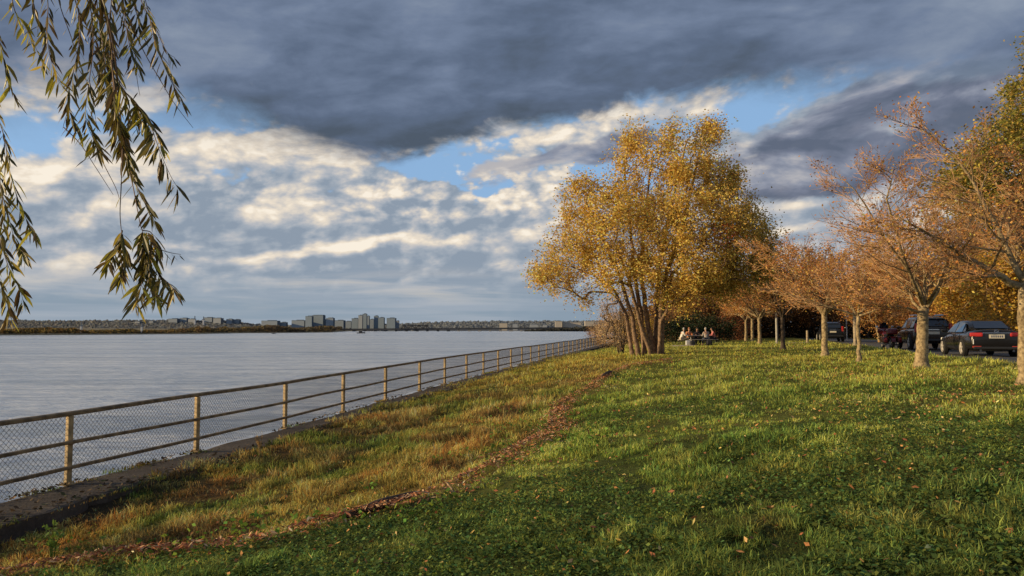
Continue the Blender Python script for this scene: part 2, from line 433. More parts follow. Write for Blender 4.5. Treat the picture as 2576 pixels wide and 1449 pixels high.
Q = np.stack([i, i + 1, i + 1 + nx_, i + nx_], -1).reshape(-1, 4)
gc = turf_colour(V[:, 0], V[:, 1]) * .42
far_side = np.clip((V[:, 0] - road_x(V[:, 1]) - ROAD_W - 1) / 4, 0, 1)[:, None]
gc = gc * (1 - far_side) + far_side * np.array([[.20, .11, .045]])
under = np.clip((s_of(V[:, 0], V[:, 1]) - 1.0) / .9, 0, 1)[:, None]
gc = gc * under + (1 - under) * np.array([[.055, .04, .025]])
tag(link('ground', mesh_np('ground', V, [Q], gc), m_ground, smooth=True), 'grassy river bank and park lawn', kind='structure')

# road: a sheet that follows the ground
m_asphalt = mat('asphalt', (.085, .082, .08), .9, vary=.35, vscale=3, bump=.3, bscale=60)
ry = np.concatenate([np.linspace(-30, 60, 91), np.geomspace(61, 420, 40)])
W_ = np.linspace(0, ROAD_W, 9)
V = np.array([(road_x(y) + w, y, max(gz(road_x(y) + w, y), 0) + .012) for y in ry for w in W_])
i = np.arange(len(ry) - 1)[:, None] * 9 + np.arange(8)[None]
Q = np.stack([i, i + 1, i + 10, i + 9], -1).reshape(-1, 4)
tag(link('road', mesh_np('road', V, [Q]), m_asphalt), 'grey asphalt park road with parked cars', kind='structure')
m_paint = mat('road_paint', (.62, .60, .54), .7, vary=.2)
V, Q = [], []
for y in ry[:-1]:
    w = ROAD_W - .35; k = len(V)
    for yy_ in (y, y + 1.0):
        for ww in (w, w + .1): V.append((road_x(yy_) + ww, yy_, gz(road_x(yy_) + ww, yy_) + .018))
    if y < 60: Q.append((k, k + 1, k + 3, k + 2))
tag(link('road_marking', mesh_np('road_marking', V, [Q]), m_paint), 'thin pale line along the far edge of the road', kind='structure')
# foot path crossing behind the picnic place
m_path = mat('path_gravel', (.30, .28, .23), .95, vary=.2, vscale=4)
pp = [stand(1700, 74), stand(1800, 70), stand(1880, 65), stand(1960, 61), stand(2060, 58.5)]
V, Q = [], []
for k, p in enumerate(pp):
    for w in (-.6, .6): V.append((p.x, p.y + w, gz(p.x, p.y + w) + .02))
    if k: Q.append((2 * k - 2, 2 * k, 2 * k + 1, 2 * k - 1))
tag(link('footpath', mesh_np('footpath', V, [Q]), m_path), 'pale footpath crossing the far lawn', kind='structure')

# ---------------------------------------------------------------- water
m_water = bpy.data.materials.new('river_water'); m_water.use_nodes = True
t = m_water.node_tree; b = t.nodes['Principled BSDF']
b.inputs['Base Color'].default_value = (.25, .245, .235, 1); b.inputs['Roughness'].default_value = .06
b.inputs['IOR'].default_value = 1.45; b.inputs['Specular IOR Level'].default_value = .75
g = t.nodes.new('ShaderNodeTexCoord'); sp = t.nodes.new('ShaderNodeSeparateXYZ'); t.links.new(g.outputs['Object'], sp.inputs[0])
ox, oy = X(t, sp.outputs[0]), X(t, sp.outputs[1])
wv = noise(t, vec(t, ox * .45 + oy * .12, oy * 1.25), 1.0, 5, .65, .6)
wv2 = noise(t, vec(t, ox * .05, oy * .16), 1.0, 4, .6, .3)
wv3 = noise(t, vec(t, ox * .012, oy * .03), 1.0, 3, .55)
bn = t.nodes.new('ShaderNodeBump'); bn.inputs['Strength'].default_value = 1.0; bn.inputs['Distance'].default_value = .50
wv4 = noise(t, vec(t, ox * .16 + oy * .03, oy * .55), 1.0, 5, .6, .4)
big = noise(t, vec(t, ox * .0035 + oy * .002, oy * .02), 1.0, 10, .72, .2)
mid_ = noise(t, vec(t, ox * .05, oy * .30), 1.0, 6, .65, .3)
t.links.new(mixc(t, (big * .36 + mid_ * .36 + wv * .28).ss(.40, .61), (.30, .345, .40), (.74, .755, .76)).s, b.inputs['Base Color'])  # pale and dark streaks: ripple glints and sky brightness put into the base colour
t.links.new(big.ss(.35, .65, .10, .24).s, b.inputs['Roughness'])
t.links.new((wv * (wv3.ss(.35, .65) * .6 + .5) + wv4 * 1.4 + wv2 * 1.6).s, bn.inputs['Height']); t.links.new(bn.outputs[0], b.inputs['Normal'])
yw = np.concatenate([[-300, -60], np.linspace(-20, 140, 9), [300, 600, 1200, 2500, 5000, 12000]])
V = []
for y in yw:
    xe = fence_x(min(y, 900)) + .3 if y < 130 else fence_x(130) + .3 + (y - 130) * .19
    V += [(-9000 if y > 1000 else -3000, y, 0), (xe, y, 0)]
Q = [(2 * k, 2 * k + 1, 2 * k + 3, 2 * k + 2) for k in range(len(yw) - 1)]
tag(link('water', mesh_np('water', V, [Q]), m_water), 'rippled grey river reflecting the clouds', kind='structure')

# ---------------------------------------------------------------- sea-wall kerb
m_conc = bpy.data.materials.new('old_concrete'); m_conc.use_nodes = True
t = m_conc.node_tree; b = t.nodes['Principled BSDF']; b.inputs['Roughness'].default_value = .9
g = t.nodes.new('ShaderNodeTexCoord'); ob = X(t, g.outputs['Object'])
f1, f2 = noise(t, ob, 1.3, 6, .65), noise(t, ob, 18, 5, .65)
cc = ramp(t, f1 * .6 + f2 * .4, [(.30, (.030, .022, .016)), (.46, (.062, .046, .034)), (.58, (.095, .074, .055)), (.74, (.15, .125, .10))])
t.links.new(cc.s, b.inputs['Base Color'])
bn = t.nodes.new('ShaderNodeBump'); bn.inputs['Strength'].default_value = .6; bn.inputs['Distance'].default_value = .03
t.links.new((f1 * .5 + f2).s, bn.inputs['Height']); t.links.new(bn.outputs[0], b.inputs['Normal'])
ys = np.concatenate([np.arange(2, 45, .16), np.arange(45, 132, .6)])
V, Q = [], []
SEC = 9
for k, y in enumerate(ys):
    e0 = -.07 + (float(vn1.fbm(y * 1.3, 3.3, 3)) - .5) * .22 + (float(vn3(y * 4.1, 1.3)) - .5) * .05
    e1 = CURB_W + (float(vn2.fbm(y * 1.1, 7.7, 3)) - .5) * .34 + (float(vn3(y * 3.7, 5.3)) - .5) * .07
    if 10.9 < y < 11.05: e1 -= .12
    top = float(curb_z(y))
    w = lambda q: (float(vn3.fbm(y * 1.7, q * 2.3, 3)) - .5) * .035
    prof = [(e0 - .05, -1.2), (e0 - .03, top - .14), (e0, top - .03 + w(0)), (e0 + .12, top + w(.1)), ((e0 + e1) / 2, top + w(.5)), (e1 - .08, top + w(.9)), (e1 - .02, top - .015 + w(1)), (e1 + .01, top - .3), (e1 + .02, top - 1.0)]
    for s, z in prof: V.append((fence_x(y) + s / FC, y, z))
    if k:
        for j in range(SEC - 1):
            a_ = (k - 1) * SEC + j; Q.append((a_, a_ + 1, a_ + SEC + 1, a_ + SEC))
tag(link('sea_wall', mesh_np('sea_wall', V, [Q]), m_conc), 'weathered brown concrete sea wall ledge beneath the river railing', 'sea wall')

# ---------------------------------------------------------------- railing
m_post = mat('weathered_post', (.36, .26, .13), .6, metal=.1, vary=.35, vscale=6, bump=.2)
m_rail = mat('dark_brown_rail', (.18, .125, .07), .6, metal=.1, vary=.45, vscale=5, bump=.25, col2=(.30, .21, .11))  # one mottled dark brown for all rails, darker than the posts
m_wire = mat('chain_link_wire', (.16, .13, .10), .6, metal=.3)
rail = empty('railing', (fence_x(12), 12, curb_z(12)))
tag(rail, 'long brown metal railing with wire netting along the sea wall', 'railing')
def rl(V):
    V = np.asarray(V, float).copy(); V -= np.array([fence_x(12), 12, float(curb_z(12))]); return V
FH = 1.09; SP = 3.3
PY = [SP * (3.528 + n) + rnd.uniform(-.12, .12) for n in range(-2, 32)]
Mf = Matrix.Rotation(-math.atan(FS), 3, 'Z')
for y in PY:
    mb = MB(); zb = float(curb_z(y))
    mb.box((0, 0, FH / 2 - .03), (.085, .085, FH + .04), M=Matrix.Rotation(-math.atan(FS) - R(16), 3, 'Z'), bev=.016)
    mb.box((0, 0, .012), (.17, .15, .03), M=Mf, bev=.004)
    for dx_, dy_ in ((.06, .05), (-.06, .05), (.06, -.05), (-.06, -.05)):
        mb.tube([(dx_, dy_, .02), (dx_, dy_, .05)], .011, 6)
    V = np.concatenate(mb.v) + np.array([fence_x(y), y, zb]); me = mesh_np('post', rl(V), [mb.f[4], mb.f[3]])
    link('post', me, m_post, rail)
def rail_bar(name, h, wd, ht, off):
    ypts = np.linspace(PY[0] - 1, PY[-1], 140)
    V, Q = [], []
    for k, y in enumerate(ypts):
        wob = (float(vn1(y * .35, h * 9)) - .5) * .03
        zc = float(curb_z(y)) + h + wob; xc = fence_x(y) + off / FC
        prof = [(-wd / 2, -ht / 2 * .6), (-wd / 2, ht / 2 * .6), (-wd / 3, ht / 2), (wd / 3, ht / 2), (wd / 2, ht / 2 * .6), (wd / 2, -ht / 2 * .6), (wd / 3, -ht / 2), (-wd / 3, -ht / 2)]
        for a_, z in prof: V.append((xc + a_, y, zc + z))
        if k:
            for j in range(8): Q.append(((k - 1) * 8 + j, (k - 1) * 8 + (j + 1) % 8, k * 8 + (j + 1) % 8, k * 8 + j))
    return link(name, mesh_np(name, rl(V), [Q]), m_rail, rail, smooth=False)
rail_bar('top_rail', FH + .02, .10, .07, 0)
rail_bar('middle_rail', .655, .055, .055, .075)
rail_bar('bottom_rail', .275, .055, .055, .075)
for a_, b_ in zip(PY[:-1], PY[1:]):
    mb = MB(); L = (b_ - a_); H0, H1 = .03, FH - .02; pitch = .085 if a_ < 45 else .14; rr = .0033 if a_ < 45 else .0050
    n = int((L + (H1 - H0)) / pitch)
    for k in range(n + 1):
        for sgn in (1, -1):
            u0 = k * pitch - (H1 - H0)
            p, q = (u0, H0), (u0 + (H1 - H0), H1)
            if p[0] < 0: p = (0, H0 - u0)
            if q[0] > L: q = (L, H1 - (q[0] - L))
            if q[0] <= p[0]: continue
            if sgn < 0: p, q = (L - p[0], p[1]), (L - q[0], q[1])
            P = []
            for u, h in (p, q):
                y = a_ + u; P.append((fence_x(y) - .035 / FC + .004 * sgn, y, float(curb_z(y)) + h))
            mb.tube(rl(P), rr, 3, cap=False)
    link('wire_netting', mb.mesh('wire_netting'), m_wire, rail)
# ---------------------------------------------------------------- grass (one sheet of blades, thinning with distance)
m_blade = mat('grass_blades', attr='tint', rough=.75, trans=.38, spec=.15)
m_leaf = mat('leaves', attr='tint', rough=.6, trans=.35, spec=.25)
m_litter = mat('dry_leaf_litter', attr='tint', rough=.8, trans=.1, spec=.2)
def scatter(n, r0, r1, p, amax=.68):
    """random ground points around the viewer, density falling as r**-(2-p)"""
    u = nrng.random(n)
    if abs(p) < 1e-6: r = r0 * (r1 / r0) ** u
    else: r = (r0 ** p + u * (r1 ** p - r0 ** p)) ** (1 / p)
    a = nrng.uniform(-amax, amax, n)
    return r * np.sin(a), r * np.cos(a), r
def blades(x, y, h, w, col, lean=.35, dirn=None, name='grass'):
    n = len(x); z = np.where(s_of(x, y) < CURB_W + .12, np.maximum(ground(x, y), curb_z(y) - .02), ground(x, y)) - .012
    a = nrng.uniform(0, 2 * PI, n) if dirn is None else dirn
    wx, wy = np.cos(a) * w / 2, np.sin(a) * w / 2
    b = a + nrng.uniform(.6, 2.5, n); ln = h * np.abs(nrng.normal(lean, lean * .6, n))
    lx, ly = np.cos(b) * ln, np.sin(b) * ln
    V = np.empty((n, 5, 3))
    V[:, 0] = np.stack([x - wx, y - wy, z], -1); V[:, 1] = np.stack([x + wx, y + wy, z], -1)
    V[:, 2] = np.stack([x + wx * .8 + lx * .35, y + wy * .8 + ly * .35, z + h * .6], -1)
    V[:, 3] = np.stack([x - wx * .8 + lx * .35, y - wy * .8 + ly * .35, z + h * .6], -1)
    V[:, 4] = np.stack([x + lx, y + ly, z + h * np.sqrt(np.clip(1 - (ln / h) ** 2 * .4, .2, 1))], -1)
    k = np.arange(n)[:, None] * 5
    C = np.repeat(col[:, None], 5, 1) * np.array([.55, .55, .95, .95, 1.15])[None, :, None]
    return V.reshape(-1, 3), k + np.array([[0, 1, 2, 3]]), k + np.array([[3, 2, 4]]), C.reshape(-1, 3)
def keep_mask(x, y):
    s = s_of(x, y)
    rr = x - road_x(y)
    m = (s > CURB_W + .02 + (vn2(x * 2, y * 2) - .5) * .3 - np.clip((y - 10) / 9, 0, 1) * 1.5 * np.clip(vn1.fbm(x * .8, y * .8, 3) - .22, 0, .6)) & ((rr < -.15) | (rr > ROAD_W + .6)) & (x > -9)
    cs = chip_side(x, y)
    wdt = np.interp(y, [4, 8, 12, 20, 36], [.14, .17, .22, .24, .3])
    m &= ~((np.abs(cs) < wdt * .8) & (y < 37) & (nrng.random(len(x)) < .85))
    for (tx, ty) in ((9.4, 17), (8.2, 12.0)):
        pass
    return m
def merge(name, lst, m):
    V = np.concatenate([l[0] for l in lst]); C = np.concatenate([l[3] for l in lst]); off = 0; F4, F3 = [], []
    for l in lst:
        F4.append(l[1] + off); F3.append(l[2] + off); off += len(l[0])
    return link(name, mesh_np(name, V, [np.concatenate(F4), np.concatenate(F3)], C), m)
def jitter(c, s=.28, hue=.12):
    n = len(c)
    k = np.exp(nrng.normal(0, s, n))[:, None]; h = nrng.normal(0, hue, n)[:, None]
    return np.clip(c * k * np.concatenate([1 + h, 1 - h * .2, 1 - h], 1), .004, .8)
S01 = lambda v, a, b: np.clip((v - a) / (b - a), 0, 1)
L = []
# short turf
x, y, r = scatter(560000, 3.4, 75, -.15)
k = keep_mask(x, y); x, y, r = x[k], y[k], r[k]
cs = chip_side(x, y); dryz = S01(-cs, -.3, .8)
patch = vn3.fbm(x * .8, y * .8, 3)
h = (.030 + .032 * nrng.random(len(x))) * (.6 + .9 * S01(patch, .35, .65)) * (1 + .45 * dryz)
w = np.clip(.0042 + .00052 * r, .005, .035) * nrng.uniform(.7, 1.3, len(x))
cl_ = vn2.fbm(x * 5.5, y * 5.5, 2); cl2 = vn4.fbm(x * 2.1, y * 2.1, 3)
k = (nrng.random(len(x)) < .45 + 1.6 * S01(cl_, .36, .60)); x, y, r, h, w, cl_, cl2 = (q[k] for q in (x, y, r, h, w, cl_, cl2))
tone = (.58 + .98 * S01(cl_, .34, .66)) * (.70 + .60 * S01(cl2, .35, .65))
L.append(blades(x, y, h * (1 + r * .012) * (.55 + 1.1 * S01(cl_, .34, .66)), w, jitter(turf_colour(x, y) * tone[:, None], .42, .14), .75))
# shaggy tufts on the river side
cxs, cys, cr = scatter(3000, 4.5, 45, .35)
k = (s_of(cxs, cys) > CURB_W + .05) & (chip_side(cxs, cys) < -.25) & (cxs > -9)
k &= vn4.fbm(cxs * .7 + 2, cys * .6, 3) + .22 * np.exp(-(s_of(cxs, cys) - CURB_W)) > .50
cxs, cys, cr = cxs[k], cys[k], cr[k]
# clumps rooted along the water edge of the wall
yk = nrng.uniform(5, 70, 500); sk = nrng.uniform(-.12, .10, 500); kk = vn3.fbm(yk * .9, yk * 0 + 4, 3) > .60
cxs = np.concatenate([cxs, fence_x(yk[kk]) + sk[kk] / FC]); cys = np.concatenate([cys, yk[kk]])
per = 46
tx = np.repeat(cxs, per) + nrng.normal(0, .10, len(cxs) * per); ty = np.repeat(cys, per) + nrng.normal(0, .10, len(cxs) * per)
edge_ = np.where(s_of(cxs, cys) < .4, .30, 1.0)
th = np.repeat(edge_ * nrng.uniform(.05, .135, len(cxs)) * (1 + .35 * np.exp(-(s_of(cxs, cys) - CURB_W) / .8)), per) * nrng.uniform(.5, 1.1, len(tx))
tc_ = np.repeat(turf_colour(cxs, cys) * np.where(nrng.random((len(cxs), 1)) < .45, np.array([[.55, .85, .6]]), np.array([[1., .95, .85]])), per, 0)
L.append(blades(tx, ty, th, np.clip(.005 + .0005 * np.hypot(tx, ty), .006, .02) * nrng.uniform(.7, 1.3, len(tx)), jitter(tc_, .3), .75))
grass = merge('grass', L, m_blade)
tag(grass, 'green and straw coloured turf of short blades and shaggy tufts', kind='stuff')

# round-leaved clover and low weeds on the near lawn
def leaf_cards(P, N_up, size, col, aspect=.62, fold=.0):
    """P centres; each leaf a rhombus-like quad pair with a random tilt; N_up how strongly leaves lie flat"""
    n = len(P)
    a = nrng.uniform(0, 2 * PI, n)
    nrm = nrng.normal(0, 1, (n, 3)); nrm /= np.linalg.norm(nrm, axis=1, keepdims=True)
    nrm[:, 2] = np.abs(nrm[:, 2]) + N_up; nrm /= np.linalg.norm(nrm, axis=1, keepdims=True)
    d = np.stack([np.cos(a), np.sin(a), np.zeros(n)], -1)
    u = d - nrm * (d * nrm).sum(1, keepdims=True); u /= np.linalg.norm(u, axis=1, keepdims=True) + 1e-9
    v = np.cross(nrm, u)
    s = np.asarray(size)[:, None] / 2
    V = np.stack([P - u * s, P - u * s * .15 + v * s * aspect, P + u * s, P - u * s * .15 - v * s * aspect], 1)
    k = np.arange(n)[:, None] * 4
    return V.reshape(-1, 3), k + np.array([[0, 1, 2, 3]]), np.repeat(col, 4, 0)
x, y, r = scatter(130000, 3.5, 17, .1)
k = keep_mask(x, y) & (chip_side(x, y) > .15)
dens = vn3.fbm(x * .55 + 4, y * .55, 4) + .20 * S01(9.5 - y, 0, 4) - .02
k &= (dens > .52)
x, y = x[k], y[k]
z = ground(x, y) + nrng.uniform(.02, .075, len(x))
col = jitter(np.tile(np.array([[.11, .165, .042]]), (len(x), 1)), .38, .14)
V, Q, C = leaf_cards(np.stack([x, y, z], -1), .75, nrng.uniform(.018, .042, len(x)), col, .85)
tag(link('clover', mesh_np('clover', V, [Q], C), m_blade), 'dark green clover and low weeds growing through the near lawn', kind='stuff')
# broad weeds dotted along the river side and the chip line
x, y, r = scatter(16000, 4, 24, .5)
k = keep_mask(x, y) & (np.abs(chip_side(x, y) + .3) < 1.5) & (vn4.fbm(x * .9, y * .9 + 4, 3) > .56) | (keep_mask(x, y) & (chip_side(x, y) < -.2) & (y < 9) & (vn2.fbm(x, y, 3) > .52))
x, y = x[k], y[k]
z = ground(x, y) + nrng.uniform(.03, .12, len(x))
col = jitter(np.tile(np.array([[.16, .26, .04]]), (len(x), 1)), .35, .15)
V, Q, C = leaf_cards(np.stack([x, y, z], -1), .25, nrng.uniform(.04, .085, len(x)), col, .6)
tag(link('weeds', mesh_np('weeds', V, [Q], C), m_blade), 'bright broad-leaved weeds along the bank', kind='stuff')

# fallen leaves
x, y, r = scatter(26000, 4, 55, .45)
rr = x - road_x(y)
under = np.zeros(len(x))
for (tx, ty, tr, w_) in ((9.4, 17, 3.6, .75), (8.35, 12, 2.8, .85), (13.1, 31, 3.5, .5), (15.4, 42, 5, .6), (6.5, 30, 4, .25), (11.2, 24, 2.5, .5)):
    under = np.maximum(under, w_ * np.exp(-(((x - tx + .8) / tr) ** 2 + ((y - ty + .5) / (tr * .8)) ** 2)))
prob = .20 + .15 * S01(vn4.fbm(x * .6, y * .6, 3), .5, .65) + under + np.where(rr > ROAD_W, .6, 0) - .12 * S01(6 - y, 0, 2)
k = (s_of(x, y) > CURB_W + .3) & (nrng.random(len(x)) < prob) & ((rr < 0) | (rr > ROAD_W)) & ((chip_side(x, y) > 0) | (nrng.random(len(x)) < .5))
x, y, r = x[k], y[k], r[k]
z = ground(x, y) + nrng.uniform(.03, .075, len(x))
pal = np.array([[.50, .25, .09], [.42, .18, .07], [.56, .37, .16], [.28, .13, .06], [.54, .40, .14], [.38, .13, .06]])
col = jitter(pal[nrng.integers(0, len(pal), len(x))], .25, .05)
V, Q, C = leaf_cards(np.stack([x, y, z], -1), .45, nrng.uniform(.028, .062, len(x)) * (1 + r * .016), col, .48)
tag(link('fallen_leaves', mesh_np('fallen_leaves', V, [Q], C), m_litter), 'orange and tan leaves scattered over the lawn', kind='stuff')

# line of wood chips left by high water
seg = []
for a_, b_ in zip(CHIP[:-1], CHIP[1:]):
    n = max(2, int((b_ - a_).length * 60)); seg += [a_.lerp(b_, rnd.random()) for _ in range(int(n * (7.0 if a_.y < 15 else 3.4)))]
P = np.array([p[:] for p in seg]); P = P[nrng.random(len(P)) < .62 + .6 * S01(vn2.fbm(P[:, 1] * 1.4, P[:, 0] * 1.4, 3), .36, .56)]; n = len(P)
wd = np.interp(P[:, 1], [4, 8, 12, 20, 36], [.24, .28, .37, .36, .40]) * (.7 + .6 * vn1(P[:, 1] * 1.1, 2.2))
off = nrng.normal(0, .5, n) * wd * (1 + .9 * (nrng.random(n) < .15)) + (vn3.fbm(P[:, 1] * 1.8, P[:, 1] * 0 + 3, 3) - .5) * .5; P[:, 0] += off; P[:, 1] += nrng.normal(0, .05, n)
mound = .10 * np.exp(-(off / (wd * .8)) ** 2)
P[:, 2] = ground(P[:, 0], P[:, 1]) + .015 + mound + nrng.uniform(0, .03, n)
pal = np.array([[.46, .19, .09], [.32, .12, .06], [.54, .28, .14], [.16, .07, .04], [.50, .18, .07], [.64, .42, .24]])
col = jitter(pal[nrng.integers(0, len(pal), n)], .25, .04)
V1, Q1, C1 = leaf_cards(P, .8, nrng.uniform(.03, .095, n), col, .28)
tag(link('wood_chips', mesh_np('wood_chips', V1, [Q1], C1), m_litter), 'winding line of reddish wood chips and bark across the lawn', kind='stuff')

# driftwood and sticks
m_bark_dark = mat('wet_driftwood', (.055, .035, .022), .85, vary=.5, vscale=14, bump=.6, bscale=25)
m_stick = mat('pale_stick', (.34, .23, .13), .8, vary=.3, vscale=20)
def log(name, pts, rad, m, label, cat):
    c = pts[0].lerp(pts[-1], .5)
    mb = MB(); n = 14
    P = []
    for k in range(n):
        t_ = k / (n - 1) * (len(pts) - 1); i_ = min(int(t_), len(pts) - 2)
        P.append(pts[i_].lerp(pts[i_ + 1], t_ - i_) - c)
    rr_ = [rad * (.55 + .45 * math.sin(PI * min(1, max(.12, k / (n - 1) * .9 + .08)))) * rnd.uniform(.85, 1.15) for k in range(n)]
    mb.tube(P, rr_, 9)
    o = mb.build(name, m, smooth=True); o.location = c
    return tag(o, label, cat)
def gp(px, py, up=0): p = hit(px, py); return Vector((p.x, p.y, p.z + up))
log('driftwood_log', [gp(862, 1312, .05), gp(920, 1298, .07), gp(985, 1280, .09), gp(1045, 1254, .06)], .052, m_bark_dark, 'dark driftwood log lying along the line of wood chips', 'driftwood')
log('driftwood_stick', [gp(1122, 1232, .09), gp(1146, 1254, .05)], .011, m_stick, 'pale straight stick lying across the wood chips', 'stick')
log('driftwood_stump', [gp(1515, 955, .1), gp(1538, 944, .12)], .075, m_bark_dark, 'small dark stump at a bend of the chip line near the yellow birch', 'stump')

# single weeds
m_straw = mat('straw', (.50, .33, .13), .8, trans=.25, vary=.3, vscale=20)
m_weedg = mat('bright_weed', (.16, .25, .04), .6, trans=.35, vary=.3, vscale=30)
def weed(base, hgt, n, lean, m, name, label, leafy=False):
    root = empty(name, base); tag(root, label, 'weed')
    st, lf = MB(), MB()
    for k in range(n):
        a_ = rnd.uniform(0, 2 * PI); l_ = rnd.uniform(.2, 1) * lean; hh = hgt * rnd.uniform(.6, 1)
        P = [Vector((math.cos(a_) * .02, math.sin(a_) * .02, -.03)), Vector((math.cos(a_) * l_ * .25, math.sin(a_) * l_ * .25, hh * .5)), Vector((math.cos(a_) * l_, math.sin(a_) * l_, hh))]
        st.tube(P, [.006, .004, .002], 4)
        for j in range(7 if leafy else 12):
            t_ = rnd.uniform(.25, 1) if leafy else rnd.uniform(.5, 1.02)
            p = P[1].lerp(P[2], (t_ - .5) * 2) if t_ > .5 else P[0].lerp(P[1], t_ * 2)
            s_ = .085 if leafy else .035
            d = Vector((rnd.gauss(0, 1), rnd.gauss(0, 1), rnd.uniform(.2, 1.2))).normalized() * s_ * rnd.uniform(.6, 1.2); q = d.cross(Vector((rnd.gauss(0, 1), rnd.gauss(0, 1), rnd.gauss(0, 1)))).normalized() * s_ * (.22 if leafy else .25)
            lf.add([p, p + d * .5 + q, p + d, p + d * .5 - q], [(0, 1, 2, 3)])
    st.build('stem', m, root); tag(lf.build('leaves' if leafy else 'seed_heads', m, root), kind='stuff')
weed(hit(655, 1148), .50, 9, .13, m_straw, 'dry_weed', 'tall straw-coloured dead weed standing at the edge of the sea wall')
weed(hit(132, 1408), .42, 6, .16, m_weedg, 'green_weed', 'bright green leafy weed below the sea wall in the lower corner', True)
0 and weed(hit(1344, 1352), .34, 3, .05, m_straw, 'dry_weed', 'thin dry weed stalk standing alone on the near lawn')

# dirt, dead leaves and crumbled mortar lying along the wall ledge
n = 5200
yk = 5 + 60 * nrng.random(n) ** 1.6; e_ = nrng.random(n)
sk = np.where(e_ < .45, nrng.normal(-.02, .09, n), np.where(e_ < .8, CURB_W - np.abs(nrng.normal(0, .22, n)), nrng.uniform(0, CURB_W, n)))
kk = (vn2.fbm(yk * 1.1, sk * 2.5 + 3, 3) > .47) & (sk > -.10); yk, sk = yk[kk], sk[kk]
P = np.stack([fence_x(yk) + sk / FC, yk, curb_z(yk) + nrng.uniform(.005, .05, len(yk))], -1)
pal = np.array([[.10, .07, .045], [.16, .11, .065], [.06, .045, .03], [.22, .14, .07], [.09, .09, .04]])
V, Q, C = leaf_cards(P, .7, nrng.uniform(.03, .11, len(yk)), jitter(pal[nrng.integers(0, 5, len(yk))], .3, .05), .55)
tag(link('wall_debris', mesh_np('wall_debris', V, [Q], C), m_litter), 'dirt and dead leaves lying along the sea wall ledge', kind='stuff')
# ---------------------------------------------------------------- trees
def jit(v, s): return Vector((v.x + rnd.gauss(0, s), v.y + rnd.gauss(0, s), v.z + rnd.gauss(0, s)))
m_bark = mat('cherry_bark', (.25, .175, .090), .85, vary=.45, vscale=11, bump=.9, bscale=20, col2=(.46, .35, .19))
m_bark_b = mat('birch_bark', (.20, .125, .075), .85, vary=.45, vscale=7, bump=.6, bscale=16, col2=(.33, .215, .13))
m_bark_d = mat('dark_bark', (.075, .055, .04), .9, vary=.4, vscale=6, bump=.5)
m_twig = mat('fine_twigs', (.50, .29, .14), .8)
m_twig_b = mat('birch_twigs', (.22, .13, .07), .8)
def limb_path(p, d, length, n, wander, up):
    P = [p.copy()]; d = d.normalized()
    for k in range(n):
        d = (d + Vector((rnd.gauss(0, wander), rnd.gauss(0, wander), rnd.gauss(0, wander) + up))).normalized()
        P.append(P[-1] + d * (length / n))
    return P
def pos_on(P, t):
    t = min(max(t, 0), .9999) * (len(P) - 1); i_ = int(t); return P[i_].lerp(P[i_ + 1], t - i_), (P[i_ + 1] - P[i_]).normalized()
def side_dir(d, ang, az=None):
    a_ = d.orthogonal().normalized(); b_ = d.cross(a_)
    az = rnd.uniform(0, 2 * PI) if az is None else az
    return (d * math.cos(ang) + (a_ * math.cos(az) + b_ * math.sin(az)) * math.sin(ang)).normalized()
def leaf_set(tips, n, spread, size, pal, droop=0.0):
    tips = np.asarray(tips); k = nrng.integers(0, len(tips), n)
    P = tips[k] + nrng.normal(0, spread, (n, 3)); P[:, 2] -= np.abs(nrng.normal(0, droop, n)) if droop else 0
    pal = np.asarray(pal); col = jitter(pal[nrng.integers(0, len(pal), n)], .3, .06)
    return leaf_cards(P, .1, nrng.uniform(size * .6, size * 1.35, n), col, .62)
def crown_mesh(name, twigs, leaves, mats, parent):
    """twigs: MB, leaves: (V,Q,C) -> one crown part with two materials"""
    tv = np.concatenate(twigs.v); tq = np.asarray(twigs.f[4], np.int32).reshape(-1, 4)
    lv, lq, lc = leaves
    V = np.concatenate([tv, lv]); C = np.concatenate([np.full((len(tv), 3), .2), lc])
    me = mesh_np(name, V, [np.concatenate([tq, lq + len(tv)])], C, np.concatenate([np.zeros(len(tq)), np.ones(len(lq))]))
    return link(name, me, mats, parent)
CH_PAL = [[.58, .28, .075], [.64, .34, .08], [.50, .21, .07], [.66, .42, .10], [.54, .24, .07], [.40, .17, .06]]
